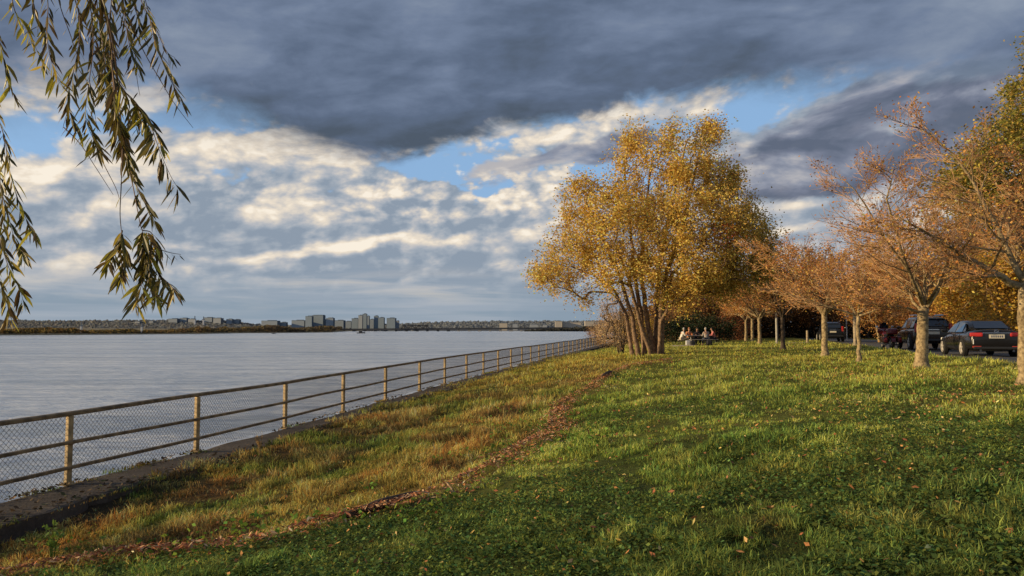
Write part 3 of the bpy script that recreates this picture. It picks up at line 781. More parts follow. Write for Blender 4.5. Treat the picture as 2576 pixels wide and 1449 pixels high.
def cherry(name, base, label, trunk_h, r0, limbs, spread, n_sec, n_ter, n_leaf, leaf_size, twig_r=.006, group='cherry trees on the lawn', pal=CH_PAL, bark=None, lean=(0, 0), seed=1):
    """vase-shaped tree; limbs: list of (azimuth, angle from the vertical, length) or explicit point lists"""
    rnd.seed(seed)
    root = empty(name, base); tag(root, label, 'tree', group)
    tr, tw = MB(), MB(); tips = []
    top = Vector((lean[0], lean[1], trunk_h))
    n = 9; P = [Vector((0, 0, -.25))] + [Vector((0, 0, 0)).lerp(top, k / n) + Vector((rnd.gauss(0, .012), rnd.gauss(0, .012), 0)) for k in range(n + 1)]
    rads = [r0 * 1.7] + [r0 * (1 + .55 * math.exp(-k * 1.6) - .22 * k / n + rnd.gauss(0, .02)) for k in range(n + 1)]
    tr.tube(P, rads, 14)
    for L in limbs:
        if isinstance(L[0], (int, float)):
            az, inc, ln = L[:3]
            d = Vector((math.sin(R(az)) * math.sin(R(inc)), math.cos(R(az)) * math.sin(R(inc)), math.cos(R(inc))))
            st = top * rnd.uniform(.88, 1.0)
            LP = limb_path(st, d, ln, 9, .075, .02 if inc > 40 else .0); rr = r0 * L[3] if len(L) > 3 else r0 * .52
        else:
            LP = [Vector(q) for q in L[0]]; rr = L[1]; ln = sum((b_ - a_).length for a_, b_ in zip(LP[:-1], LP[1:]))
            fine = []
            for a_, b_ in zip(LP[:-1], LP[1:]):
                fine += [a_, jit(a_.lerp(b_, .5), .03)]
            LP = fine + [LP[-1]]
        m_ = len(LP)
        tr.tube([LP[0] - (LP[1] - LP[0]).normalized() * rr * .6] + LP[1:], [rr * (1 - .86 * (k / (m_ - 1)) ** .9) for k in range(m_)], 8)
        for s in range(n_sec):
            t_ = .18 + .80 * (s + rnd.random() * .8) / n_sec
            p, d = pos_on(LP, t_)
            d2 = side_dir(d, R(rnd.uniform(35, 65)))
            d2.z = d2.z * .45 + .12
            l2 = ln * spread * (1.08 - t_ * .6) * rnd.uniform(.7, 1.15)
            SPth = limb_path(p, d2, l2, 7, .085, .028)
            r2 = max(rr * (1 - .86 * t_) * .5, twig_r * 1.6)
            tr.tube(SPth, [r2 * (1 - .8 * k / 7) for k in range(8)], 5, cap=False)
            for q in range(n_ter):
                t3 = .12 + .88 * (q + rnd.random()) / n_ter
                p3, d3 = pos_on(SPth, t3)
                d3 = side_dir(d3, R(rnd.uniform(22, 60))); d3.z = d3.z * .6 + .14
                l3 = l2 * rnd.uniform(.28, .62) * (1.1 - .5 * t3)
                TP = limb_path(p3, d3, l3, 4, .10, .04)
                tw.tube(TP, [twig_r * (1 - .6 * k / 4) for k in range(5)], 3, cap=False)
                tips += [TP[1][:], TP[2][:], TP[3][:], TP[4][:]]
                for z_ in range(2):
                    p4, d4 = pos_on(TP, rnd.uniform(.2, .9))
                    d4 = side_dir(d4, R(rnd.uniform(25, 55)))
                    T2 = limb_path(p4, d4, l3 * rnd.uniform(.3, .55), 2, .1, .03)
                    tw.tube(T2, [twig_r * .7, twig_r * .55, twig_r * .3], 3, cap=False); tips.append(T2[2][:])
    tr.build('trunk', bark or m_bark, root, smooth=True)
    lv = leaf_set(tips, n_leaf, .05 + leaf_size * .4, leaf_size, pal)
    crown_mesh('crown', tw, lv, [m_twig, m_leaf], root)
    return root
def grown(name, base, label, stems, clusters, n_leaf, size, pal_fn, spread=.34, bark=None, twigm=None, group=None, min_r=.010, cat='tree', droop=.25, upw=1.6, twig_per=3, leaf_r=1.0, seed=3, flat=.1):
    """tree grown onto its crown: stems are point lists with radii; every leaf cluster is joined to the nearest suitable wood"""
    rnd.seed(seed)
    root = empty(name, base); tag(root, label, cat, group)
    nodes, par, used = [], [], []
    for pts, _r in stems:
        last = -1
        fine = []
        for a_, b_ in zip(pts[:-1], pts[1:]):
            a_, b_ = Vector(a_), Vector(b_); m_ = max(2, int((b_ - a_).length / .45))
            fine += [jit(a_.lerp(b_, k / m_), .02 if (fine or k) else 0) for k in range(m_)]
        fine.append(Vector(pts[-1]))
        for q in fine:
            nodes.append(q); par.append(last); last = len(nodes) - 1
    n_stem = len(nodes)
    load = [0.0] * n_stem
    NP = np.array([q[:] for q in nodes])
    order = sorted(range(len(clusters)), key=lambda k: (clusters[k] - Vector((0, 0, 0))).length)
    ends = []
    buf = [NP]
    for ci in order:
        c = clusters[ci]
        D = NP - np.array(c[:]); dist = np.linalg.norm(D, axis=1); dzz = D[:, 2]
        hor = np.hypot(D[:, 0], D[:, 1])
        cost = dist + upw * np.clip(dzz + .15 * hor, 0, None) + (NP[:, 2] < .22 * c.z) * 3
        b_ = int(np.argmin(cost)); L = dist[b_]
        p = nodes[b_]; m_ = max(2, int(L / .5)); last = b_
        pd = (p - nodes[par[b_]]).normalized() if par[b_] >= 0 else Vector((0, 0, 1))
        mid = p + pd * L * .35 + Vector((0, 0, .12 * L)); new = []
        for k in range(1, m_ + 1):
            t_ = k / m_; q = p * (1 - t_) ** 2 + mid * (2 * t_ * (1 - t_)) + c * t_ ** 2
            nodes.append(jit(q, .025) if k < m_ else c.copy()); par.append(last); last = len(nodes) - 1; load.append(0.0); new.append(nodes[-1][:])
        NP = np.concatenate([NP, np.array(new)])
        ends.append(last)
    for e in ends:
        k = e
        while k >= 0: load[k] += 1; k = par[k]
    rad = [min_r * max(1, l) ** .46 for l in load]
    k0 = 0
    for pts, r_ in stems:                                  # stems keep at least their own thickness
        m_ = 0; k = k0
        while k < n_stem and (k == k0 or par[k] == k - 1): k += 1
        for j in range(k0, k): rad[j] = max(rad[j] * .6, r_ * (1 - .75 * (j - k0) / max(1, k - k0)))
        rad[k0] = r_ * 1.25
        k0 = k
    child = {}
    for k, p in enumerate(par):
        if p >= 0: child.setdefault(p, []).append(k)
    tr, tw = MB(), MB()
    seen = set()
    for k in range(len(nodes)):
        if par[k] >= 0 and k in seen: continue
        ch = [k]; 
        if par[k] >= 0:
            ch = [par[k], k]
        seen.add(k); cur = k
        while True:
            nx = [q for q in child.get(cur, []) if q not in seen]
            if not nx: break
            cur = max(nx, key=lambda q: load[q] + (1000 if q < n_stem else 0)); seen.add(cur); ch.append(cur)
        if len(ch) < 2: continue
        rr = [rad[q] for q in ch]
        if par[k] >= 0: rr[0] = min(rr[0], rr[1] * 1.15)
        mx = max(rr); tr.tube([nodes[q] for q in ch], rr, 10 if mx > .08 else (6 if mx > .03 else 4), cap=False)
    tips = []
    for c in clusters:
        for j in range(twig_per):
            d = Vector((rnd.gauss(0, 1), rnd.gauss(0, 1), rnd.gauss(0, .8) - .25)).normalized()
            TP = limb_path(c, d, spread * rnd.uniform(1.2, 2.6), 4, .16, -.10 if droop else 0.0)
            tw.tube(TP, [min_r * .55, min_r * .5, min_r * .4, min_r * .3, min_r * .2], 3, cap=False)
    tr.build('trunk', bark or m_bark_b, root, smooth=True)
    cl = np.array([c[:] for c in clusters]); wts = np.array([rnd.uniform(.15, 1.0) ** 1.5 for _ in clusters]); wts /= wts.sum()
    k = nrng.choice(len(cl), n_leaf, p=wts)
    cs_ = np.array([rnd.uniform(.5, 1.25) for _ in clusters])[k][:, None]
    P = cl[k] + nrng.normal(0, spread, (n_leaf, 3)) * cs_; P[:, 2] -= np.abs(nrng.normal(0, droop, n_leaf)) if droop else 0
    if twig_per:
        pass
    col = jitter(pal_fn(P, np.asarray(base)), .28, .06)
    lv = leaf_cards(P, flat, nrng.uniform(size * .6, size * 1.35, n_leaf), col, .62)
    crown_mesh('crown', tw, lv, [twigm or m_twig_b, m_leaf], root)
    return root
def fill(ells, n, base, rs=None, shell=.35):
    """cluster centres in a set of ellipsoids (centre, radii, weight), thinner inside"""
    out = []; tot = sum(e[2] for e in ells)
    for c, r_, w_ in ells:
        for _ in range(int(round(n * w_ / tot))):
            d = Vector((rnd.gauss(0, 1), rnd.gauss(0, 1), rnd.gauss(0, 1))).normalized() * (rnd.uniform(shell, 1) ** .6)
            out.append(Vector((c[0] + d.x * r_[0], c[1] + d.y * r_[1], c[2] + d.z * r_[2])))
    return out

# --- the great yellow birch clump by the river
YB = 38.0
BB = hit(1640, 893); YB = BB.y
def rel(px, py, y, base): return at(px, py, y) - base
def el(px, py, rxp, ryp, dy, w):                           # ellipsoid given by its outline in the view, at the tree's depth + dy
    s_ = (YB + dy) / F
    c = rel(px, py, YB + dy, BB)
    return (c, (rxp * s_, min(rxp, 150) * s_ * .95, ryp * s_), w)
rnd.seed(11)
EL_ = [el(1420, 640, 88, 88, -.5, 9), el(1400, 690, 66, 48, .8, 4), el(1480, 500, 70, 70, .5, 8), el(1560, 560, 110, 120, -1.5, 14), el(1640, 470, 120, 90, 0, 13), el(1590, 390, 60, 50, 1, 3), el(1700, 400, 100, 70, -1, 8),
       el(1775, 330, 50, 40, 0, 5), el(1690, 335, 40, 26, .5, 1.6), el(1600, 340, 40, 22, 0, 1.2), el(1800, 450, 60, 60, 0, 6), el(1760, 560, 140, 110, -2, 18), el(1870, 600, 75, 95, 0, 12), el(1830, 510, 70, 60, 1, 6), el(1690, 680, 130, 60, -2, 11), el(1850, 680, 90, 42, -.5, 6),
       el(1560, 690, 70, 40, -2, 3), el(1640, 590, 120, 110, 3, 9), el(1760, 650, 120, 80, 3, 6), el(1460, 735, 40, 22, 0, .8), el(1800, 715, 80, 30, -1, 2.2), el(1885, 640, 62, 70, 1, 6), el(1700, 740, 60, 30, -2, 1.5)]
CL = fill(EL_, 760, BB)
stems = []
sd = [((1592, 892), (1577, 800), (1545, 730), (1490, 690), (1440, 672), .115, 0), ((1606, 894), (1590, 800), (1560, 700), (1520, 610), (1480, 520), .13, -.2), ((1622, 892), (1612, 790), (1592, 650), (1580, 520), (1570, 400), .13, .7),
      ((1640, 894), (1610, 810), (1590, 730), (1560, 640), (1500, 590), .12, -.9), ((1650, 893), (1628, 810), (1615, 700), (1620, 560), (1640, 400), .15, .3), ((1645, 893), (1652, 800), (1660, 660), (1690, 500), (1730, 350), .15, 1.0),
      ((1660, 892), (1664, 800), (1672, 700), (1720, 560), (1770, 340), .17, -.3), ((1664, 892), (1668, 780), (1690, 690), (1760, 620), (1830, 520), .14, .4), ((1655, 893), (1664, 810), (1700, 730), (1780, 690), (1860, 640), .11, -1.0)]
for *pts, r_, dy in sd:
    P = [rel(px, py, YB + dy * (.3 + .5 * k), BB) for k, (px, py) in enumerate(pts)]
    P[0].z = -.12 + 0; stems.append((P, r_))
def birch_pal(P, base):
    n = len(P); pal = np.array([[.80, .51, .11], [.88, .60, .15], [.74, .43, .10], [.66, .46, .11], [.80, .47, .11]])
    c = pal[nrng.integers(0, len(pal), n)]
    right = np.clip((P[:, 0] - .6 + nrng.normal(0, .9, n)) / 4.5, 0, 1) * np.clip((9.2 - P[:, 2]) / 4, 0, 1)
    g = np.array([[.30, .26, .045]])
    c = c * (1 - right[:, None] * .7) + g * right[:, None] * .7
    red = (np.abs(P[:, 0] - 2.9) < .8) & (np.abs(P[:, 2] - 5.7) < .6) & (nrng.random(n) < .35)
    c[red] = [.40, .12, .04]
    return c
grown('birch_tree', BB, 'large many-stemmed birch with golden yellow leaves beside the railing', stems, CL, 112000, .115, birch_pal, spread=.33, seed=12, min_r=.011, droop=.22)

# --- cherry trees on the lawn
BA = hit(2318, 928, 10, 30)
def rA(px, py, y): return rel(px, py, y, BA)
yA = BA.y
limbsA = [([rA(2322, 790, yA), rA(2325, 760, yA), rA(2300, 700, yA - .2), rA(2240, 620, yA - .6), rA(2180, 520, yA - .9), rA(2110, 440, yA - 1.1)], .060), ([rA(2326, 785, yA), rA(2326, 700, yA + .1), rA(2322, 600, yA + .3), rA(2335, 480, yA + .4)], .045),
          ([rA(2332, 770, yA), rA(2370, 690, yA), rA(2410, 620, yA + .1), rA(2450, 540, yA + .3)], .065), ([rA(2318, 780, yA), rA(2290, 740, yA + .3), rA(2240, 690, yA + .9), rA(2170, 640, yA + 1.4)], .043),
          ([rA(2310, 785, yA), rA(2260, 770, yA - .4), rA(2215, 772, yA - .8), rA(2170, 745, yA - 1.1)], .04), ([rA(2332, 765, yA), rA(2380, 660, yA - .8), rA(2440, 600, yA - 1.8)], .043), ([rA(2322, 765, yA), rA(2270, 640, yA - 1), rA(2230, 500, yA - 1.6), rA(2250, 420, yA - 2)], .05),
          ([rA(2326, 770, yA), rA(2350, 650, yA + 1.2), rA(2400, 540, yA + 2.2)], .043), ([rA(2322, 775, yA), rA(2270, 640, yA + 1.4), rA(2200, 560, yA + 2.3)], .05)]
cherry('cherry_tree', BA, 'thick-trunked cherry tree with bare reddish twigs in front of the parked cars', (at(2322, 775, yA) - BA).z, .155, limbsA, .44, 19, 19, 6600, .060, .0058, lean=((at(2322, 775, yA) - BA).x, 0), seed=21)
BBt = hit(2577, 970, 8, 20)
yB = BBt.y
def rB(px, py, y): return rel(px, py, y, BBt)
limbsB = [([rB(2574, 722, yB), rB(2520, 695, yB), rB(2470, 668, yB - .1), rB(2400, 628, yB - .2), rB(2330, 585, yB - .4), rB(2250, 540, yB - .6)], .075), ([rB(2573, 704, yB), rB(2540, 640, yB + .1), rB(2505, 560, yB + .1), rB(2450, 460, yB + .2), rB(2400, 390, yB + .3), rB(2290, 310, yB + .3)], .06),
          ([rB(2576, 704, yB), rB(2590, 600, yB), rB(2600, 480, yB), rB(2560, 380, yB)], .06), ([rB(2577, 704, yB), rB(2640, 620, yB), rB(2700, 520, yB - .3)], .07), ([rB(2574, 714, yB), rB(2560, 640, yB + 1), rB(2500, 560, yB + 1.8)], .05)]
cherry('cherry_tree', BBt, 'cherry tree at the picture edge with long pale limbs reaching towards the river', (at(2574, 716, yB) - BBt).z, .105, limbsB, .42, 18, 17, 5000, .055, .0050, lean=((at(2574, 716, yB) - BBt).x, 0), seed=22)
def mid_cherry(px, py, r0, th, ln, label, seed, n_leaf=3200, size=.085, nl=8, bark=None, dark=1.0, y0=15, y1=90):
    b_ = hit(px, py, y0, y1); rnd.seed(seed)
    lm = [(k * 360 / nl + rnd.uniform(-20, 20), rnd.uniform(22, 66), ln * rnd.uniform(.72, 1.08)) for k in range(nl)]
    return cherry('cherry_tree', b_, label, th, r0 * .85, lm, .50, 12, 12, int(n_leaf * 1.7), size * .9, .0085, seed=seed + 100, bark=bark)
mid_cherry(2076, 897, .155, 1.75, 4.0, 'cherry tree with stout flared trunk standing before the dark vehicle by the road', 31, n_leaf=5200, size=.085)
mid_cherry(2161, 911, .085, 1.55, 2.7, 'slender young cherry tree with a thin pale trunk', 32, n_leaf=3000, size=.07)
mid_cherry(1970, 881, .15, 1.9, 3.8, 'cherry tree with a dark trunk beside the far grey post', 33, n_leaf=5600, size=.11, bark=m_bark_d)
mid_cherry(1911, 866, .17, 2.2, 4.2, 'front pale-trunked cherry tree of the close trio beyond the picnic table', 34, n_leaf=5200, size=.13, y0=40)
mid_cherry(1893, 859.5, .17, 2.2, 4.4, 'middle pale-trunked cherry tree of the close trio beyond the picnic table', 35, n_leaf=5200, size=.14, y0=44)
mid_cherry(1877, 858, .17, 2.2, 4.4, 'leftmost pale-trunked cherry tree of the close trio beyond the picnic table', 36, n_leaf=5200, size=.14, y0=46)
# ---------------------------------------------------------------- trees and shrubs behind
def simple_tree(name, base, label, H, W, n_cl, n_leaf, size, pal, seed, group=None, trunk_r=.2, low=.3, stems=1, D=None, cat='tree', twigm=None, bark=None, spread=.5, twig_per=2, tops=None, min_r=.014):
    rnd.seed(seed); D = D or W
    ell = tops or [((0, 0, H * (low + (1 - low) * .45)), (W * .5, D * .5, H * (1 - low) * .5), 5), ((W * .2, 0, H * .68), (W * .3, D * .3, H * .28), 2), ((-W * .22, 0, H * .6), (W * .3, D * .3, H * .24), 2), ((0, 0, H * .84), (W * .22, D * .22, H * .15), 1)]
    cl = fill(ell, n_cl, base)
    st = []
    for k in range(stems):
        a_ = rnd.uniform(0, 2 * PI); l_ = (0 if stems == 1 else W * .18)
        st.append(([(math.cos(a_) * l_ * .2, math.sin(a_) * l_ * .2, -.3), (math.cos(a_) * l_ * .5 + rnd.gauss(0, .1), math.sin(a_) * l_ * .5, H * .3), (math.cos(a_) * l_ + rnd.gauss(0, .3), math.sin(a_) * l_ + rnd.gauss(0, .3), H * .72)], trunk_r))
    pa = np.asarray(pal)
    return grown(name, base, label, st, cl, n_leaf, size, lambda P, b: pa[nrng.integers(0, len(pa), len(P))], spread=spread, bark=bark or m_bark_d, twigm=twigm or m_twig, group=group, cat=cat, seed=seed, min_r=min_r, twig_per=twig_per, droop=.2)
GOLD = [[.64, .38, .06], [.70, .44, .07], [.56, .30, .06], [.48, .32, .06]]
RUST = [[.42, .20, .07], [.50, .25, .07], [.34, .15, .06], [.54, .31, .08]]
OLIVE = [[.27, .25, .05], [.36, .29, .06], [.20, .20, .045], [.50, .34, .07]]
DARKG = [[.030, .050, .018], [.045, .065, .022], [.022, .036, .014]]
BROWN = [[.24, .12, .05], [.32, .16, .055], [.17, .085, .04], [.38, .20, .07]]
# tall tree at the right edge, beyond the road
simple_tree('tall_tree', stand(2600, 46), 'tall olive and gold tree rising above the others at the edge of the park', 19, 9.5, 420, 60000, .19, OLIVE, 41, trunk_r=.35, low=.22, spread=.5, bark=m_bark,
            tops=[((0, 0, 12), (4.6, 4.2, 3.0), 6), ((1.2, 0, 15.2), (2.6, 3, 2.2), 3), ((1.9, 0, 18.2), (1.4, 1.6, 1.6), 1.6), ((-2.2, -.5, 9.4), (4.2, 3.5, 2.6), 6), ((1, -1, 7), (4.6, 3, 2), 4)])
# golden trees behind the parked cars
for k, (px, y, H, W, lab, pal) in enumerate([
        (2500, 44, 6.2, 6.5, 'golden low-branched tree right behind the black saloon', GOLD), (2590, 36, 5.4, 5.5, 'golden shrubby tree at the picture edge beside the black saloon', GOLD),
        (2405, 52, 6.0, 6.0, 'orange tree with pale forking trunk behind the roof of the dark SUV', RUST), (2310, 58, 6.6, 6.5, 'rust-brown tree behind the motorcycle and the SUV', RUST),
        (2215, 64, 6.2, 6.0, 'rust-orange tree beyond the road behind the motorcycle', RUST), (2440, 62, 8.5, 7, 'taller amber tree behind the saloon and the SUV', GOLD)]):
    simple_tree('roadside_tree', stand(px, y), lab, H, W, 150, 15000, .16, pal, 50 + k, 'trees across the road', trunk_r=.13, low=.16, stems=3, bark=m_bark, spread=.42, min_r=.012)
# brown wood further back
wood = [(1700, 92, 'brown tree of the far wood behind the birch trunks'), (1745, 100, 'brown tree of the far wood above the dark shrubs'), (1800, 88, 'rusty tree of the far wood behind the picnic party'), (1850, 96, 'brown tree of the far wood behind the cherry trio'),
        (1905, 104, 'brown tree of the far wood just beyond the cherry trio'), (1955, 94, 'brown tree of the far wood behind the grey post'), (2010, 102, 'bare-looking tree of the far wood beside the dark vehicle'), (2060, 98, 'brown tree of the far wood behind the dark vehicle'),
        (2120, 90, 'brown tree of the far wood behind the small sign'), (2180, 98, 'brown tree of the far wood between sign and motorcycle'), (2250, 92, 'brown tree of the far wood behind the motorcycle'), (2330, 88, 'brown tree of the far wood behind the thick cherry trunk'), (2400, 96, 'brown tree of the far wood behind the SUV')]
for k, (px, y, lab) in enumerate(wood):
    simple_tree('wood_tree', stand(px, y), lab, rnd.uniform(7.2, 9.2), rnd.uniform(6, 8), 70, 7000, .26, BROWN, 70 + k, 'trees of the far wood', trunk_r=.17, low=.24, spread=.6, twig_per=1, min_r=.02)
# undergrowth that closes the view under the wood
x = []; 
for k in range(60000):
    pass
n = 42000
px = nrng.uniform(1560, 2900, n); yv = nrng.uniform(100, 128, n); xv = (px - 1288) / F * yv
hh = nrng.random(n) ** 1.3 * (3.2 + 3.0 * vn1.fbm(px * .012, yv * .02, 3)) ; P = np.stack([xv, yv, ground(xv, yv) + hh], -1)
pal = np.array([[.060, .040, .022], [.085, .050, .026], [.040, .034, .018], [.11, .06, .03]])
col = jitter(pal[nrng.integers(0, 4, n)], .35, .06)
V, Q, C = leaf_cards(P, .0, nrng.uniform(.3, .75, n), col, .7)
tag(link('undergrowth', mesh_np('undergrowth', V, [Q], C), m_leaf), 'dark brown undergrowth filling the far wood', kind='stuff')
# shrubs
def shrub(name, base, label, H, W, n_leaf, size, pal, seed, D=None, group=None, low=.05, twigm=None, n_cl=70, spread=.3, twig_per=2, stems=5):
    return simple_tree(name, base, label, H, W, n_cl, n_leaf, size, pal, seed, group, trunk_r=.04, low=low, stems=stems, D=D, cat='shrub', twigm=twigm, spread=spread, twig_per=twig_per, min_r=.01)
for k, (px, y, H, W, lab, pal) in enumerate([
        (1700, 70, 2.3, 3.4, 'dark evergreen shrub behind the left end of the picnic table', DARKG), (1745, 73, 2.9, 4.0, 'dark evergreen shrub behind the seated people', DARKG), (1800, 72, 2.5, 3.8, 'dark rounded evergreen shrub right of the picnic party', DARKG),
        (1835, 80, 3.4, 4.2, 'russet shrub beyond the evergreen shrubs', [[.20, .07, .03], [.26, .10, .04], [.14, .06, .03]]), (1862, 84, 3.6, 4.2, 'dark russet shrub left of the cherry trio', [[.12, .045, .022], [.18, .07, .03]]), (1690, 84, 4.2, 5, 'dark brown thicket seen past the birch trunks', BROWN), (1760, 88, 4.6, 6, 'tall dark brown thicket above the evergreen shrubs', [[.07, .035, .02], [.11, .05, .025]])]):
    shrub('shrub', stand(px, y), lab, H, W, 4200, .15, pal, 90 + k, group='shrubs behind the picnic place')
m_pale_twig = mat('pale_twigs', (.64, .44, .26), .8)
PALE = [[.62, .40, .20], [.54, .32, .15], [.68, .47, .25]]
shrub('bare_thicket', stand(1560, 44), 'pale brown leafless thicket between the birch and the railing end', 4.2, 2.6, 2600, .07, PALE, 101, twigm=m_pale_twig, n_cl=190, spread=.25, twig_per=4, stems=9)
shrub('bare_thicket', stand(1545, 66), 'pale brown brush where the railing disappears behind the birch', 3.6, 3.4, 2600, .08, PALE, 102, twigm=m_pale_twig, n_cl=150, spread=.25, twig_per=4, stems=9)
shrub('bank_shrub', stand(1530, 80), 'low brown shrub beyond the far end of the railing', 3.6, 4.0, 2400, .12, PALE, 103, n_cl=120, twigm=m_pale_twig)
shrub('bank_shrub', stand(1515, 100), 'dark brown shrub on the bank past the railing end', 3.2, 5.0, 2400, .14, BROWN, 104, n_cl=80)
shrub('bank_shrub', stand(1602, 70), 'ochre shrub glimpsed between the birch trunks', 3.4, 4.0, 3400, .11, GOLD, 105, n_cl=90)

# ---------------------------------------------------------------- far shore
m_far_wood = mat('far_trees', attr='tint', rough=.95, spec=.05, trans=.4)
t = m_far_wood.node_tree                                   # soft, even shading: leaf masses a kilometre off show no single facets
g = t.nodes.new('ShaderNodeNewGeometry'); vn_ = t.nodes.new('ShaderNodeVectorMath'); vn_.operation = 'MULTIPLY_ADD'
t.links.new(g.outputs['Normal'], vn_.inputs[0]); vn_.inputs[1].default_value = (.28, .28, .28); vn_.inputs[2].default_value = (-.45, -.65, .6)
nm = t.nodes.new('ShaderNodeVectorMath'); nm.operation = 'NORMALIZE'; t.links.new(vn_.outputs[0], nm.inputs[0])
t.links.new(nm.outputs[0], t.nodes['Principled BSDF'].inputs['Normal'])
m_ridge = mat('hazy_ridge', (.105, .118, .135), .95, vary=.22, vscale=.02, spec=.05, col2=(.14, .145, .15))  # haze put into the colour as a paler bluish grey
def far_x(px, y): return (px - 1288) / F * y
def far_z(py, y): return 3.4 + (HZ - py) / F * y
# low shore land: from close on the left to far on the right
shore = [(-500, 846), (-150, 844.5), (0, 843.5), (200, 842.5), (330, 841.5), (500, 840), (620, 838), (760, 837), (835, 836), (880, 833.2), (1050, 832.6), (1250, 832.6), (1520, 832.7), (1800, 832.7)]
SD = [3.4 * F / (py - HZ + .0) for _, py in shore]
V, Q = [], []
for k, ((px, py), d) in enumerate(zip(shore, SD)):
    for f_, z in ((1.0, -.2), (1.004, .5), (1.05, 1.2), (1.6, 6 if px < 1000 else 3)): V.append((far_x(px, d) * f_, d * f_, z))
    if k:
        for j in range(3): Q.append(((k - 1) * 4 + j, k * 4 + j, k * 4 + j + 1, (k - 1) * 4 + j + 1))
m_bank = mat('far_bank', (.15, .12, .065), .95, vary=.4, vscale=.02, col2=(.22, .18, .09))
tag(link('far_bank', mesh_np('far_bank', V, [Q]), m_bank), 'low grassy bank of the far shore', kind='structure')
# tree line along it: many small leafy masses
pxs, tops, base_d = [], [], []
n = 30000
px = nrng.uniform(-250, 860, n); d = np.interp(px, [p[0] for p in shore], SD) * nrng.uniform(1.02, 1.30, n)
hpx = 4 + 16 * vn1.fbm(px * .022, 3.1, 3) + 7 * (vn2(px * .09, 1.5) - .4)
hpx = np.where(px > 480, hpx * 1.0 + 3, hpx); hpx = hpx * np.interp(px, [-250, 150, 260, 420, 520, 700, 800, 860], [1.1, 1, .9, .8, 1.0, 1.25, 1.1, .7])
t_ = nrng.random(n) ** .8
P = np.stack([far_x(px, d), d, 1 + t_ * hpx * .74 / F * d], -1)
pal = np.array([[.13, .085, .045], [.17, .115, .05], [.085, .075, .04], [.21, .155, .055], [.075, .065, .045]])
grp = (vn3(px * .11, 2.2) * 4.999).astype(int)
hz_ = np.clip((px - 300) / 400, 0, 1)[:, None]  # haze mixed into the tree colours towards the farther end
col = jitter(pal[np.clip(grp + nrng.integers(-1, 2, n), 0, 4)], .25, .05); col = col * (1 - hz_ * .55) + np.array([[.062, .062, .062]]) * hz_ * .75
V, Q, C = leaf_cards(P, .0, nrng.uniform(1.2, 2.6, n) * d / 600, col, .8)
tag(link('far_treeline', mesh_np('far_treeline', V, [Q], C), m_far_wood), 'brown autumn trees along the low far shore', kind='stuff')
# hazy ridges behind with their trees as a rough outline
def ridge(name, Y, pts, seed, amp, m, label):
    px = np.arange(pts[0][0], pts[-1][0], 1.2); py = np.interp(px, [p[0] for p in pts], [p[1] for p in pts])
    py = py - amp * (VN(seed).fbm(px * .05, px * 0, 3) - .35) + 1.5
    V, Q = [], []
    for k, (a_, b_) in enumerate(zip(px, py)):
        zt = far_z(b_, Y)
        dd = 0.0
        for f_, z in ((0, -2), (.02, zt * .45), (.05 + dd / Y, zt * .8), (.06 + dd / Y, zt), (.2, zt * .8)): V.append((far_x(a_, Y) * (1 + f_), Y * (1 + f_), 3.4 + (z - 3.4) * (1 + f_)))
        if k:
            for j in range(4): Q.append(((k - 1) * 5 + j, k * 5 + j, k * 5 + j + 1, (k - 1) * 5 + j + 1))
    return tag(link(name, mesh_np(name, V, [Q]), m, smooth=True), label, kind='structure')
m_ridge2 = mat('hazier_ridge', (.145, .165, .19), .95, vary=.15, vscale=.01, spec=.05, col2=(.18, .19, .205))  # more haze in the colour than on the nearer hills
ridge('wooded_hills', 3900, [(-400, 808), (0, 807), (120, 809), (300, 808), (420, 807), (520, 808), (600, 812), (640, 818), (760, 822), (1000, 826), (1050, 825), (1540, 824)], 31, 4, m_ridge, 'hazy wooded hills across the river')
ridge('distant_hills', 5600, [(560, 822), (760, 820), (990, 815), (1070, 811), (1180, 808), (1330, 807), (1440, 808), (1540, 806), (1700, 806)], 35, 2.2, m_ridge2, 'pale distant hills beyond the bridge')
def far_wood(name, n, Y, pts, size, pal, label, amp):  # pal holds the haze: tree colours paled towards blue-grey
    px = nrng.uniform(pts[0][0], pts[-1][0], n); py = np.interp(px, [p[0] for p in pts], [p[1] for p in pts]) - amp * (vn2.fbm(px * .09, px * 0 + 2, 3) - .3)
    t_ = nrng.random(n); Yv = Y * (.985 - .09 * (1 - t_)); zt = 3.4 + (HZ - py) / F * Y
    P = np.stack([(px - 1288) / F * Yv, Yv, 1 + t_ * (zt - 1)], -1)
    pal = np.asarray(pal); g_ = (vn3(px * .06, t_ * 4) * 3.99).astype(int) % len(pal)
    V, Q, C = leaf_cards(P, .0, nrng.uniform(.6, 1.3, n) * size, jitter(pal[g_], .10, .02), .85)
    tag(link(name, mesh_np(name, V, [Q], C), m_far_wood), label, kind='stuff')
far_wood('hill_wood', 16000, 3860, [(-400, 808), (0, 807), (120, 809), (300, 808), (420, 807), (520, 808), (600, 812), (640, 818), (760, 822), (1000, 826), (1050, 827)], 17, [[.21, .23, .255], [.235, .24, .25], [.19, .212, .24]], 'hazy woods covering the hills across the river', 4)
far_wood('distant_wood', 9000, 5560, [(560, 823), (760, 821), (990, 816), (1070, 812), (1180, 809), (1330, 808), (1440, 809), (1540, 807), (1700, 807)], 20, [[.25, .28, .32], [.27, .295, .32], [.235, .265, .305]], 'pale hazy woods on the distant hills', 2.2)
n = 7000
px = nrng.uniform(1320, 1620, n); d = nrng.uniform(2250, 2600, n); t_ = nrng.random(n)
P = np.stack([far_x(px, d), d, far_z(833, d) + t_ * np.interp(px, [1320, 1420, 1500, 1620], [2, 9, 13, 13]) * (.5 + .6 * vn1.fbm(px * .1, 5, 3)) / F * d], -1)
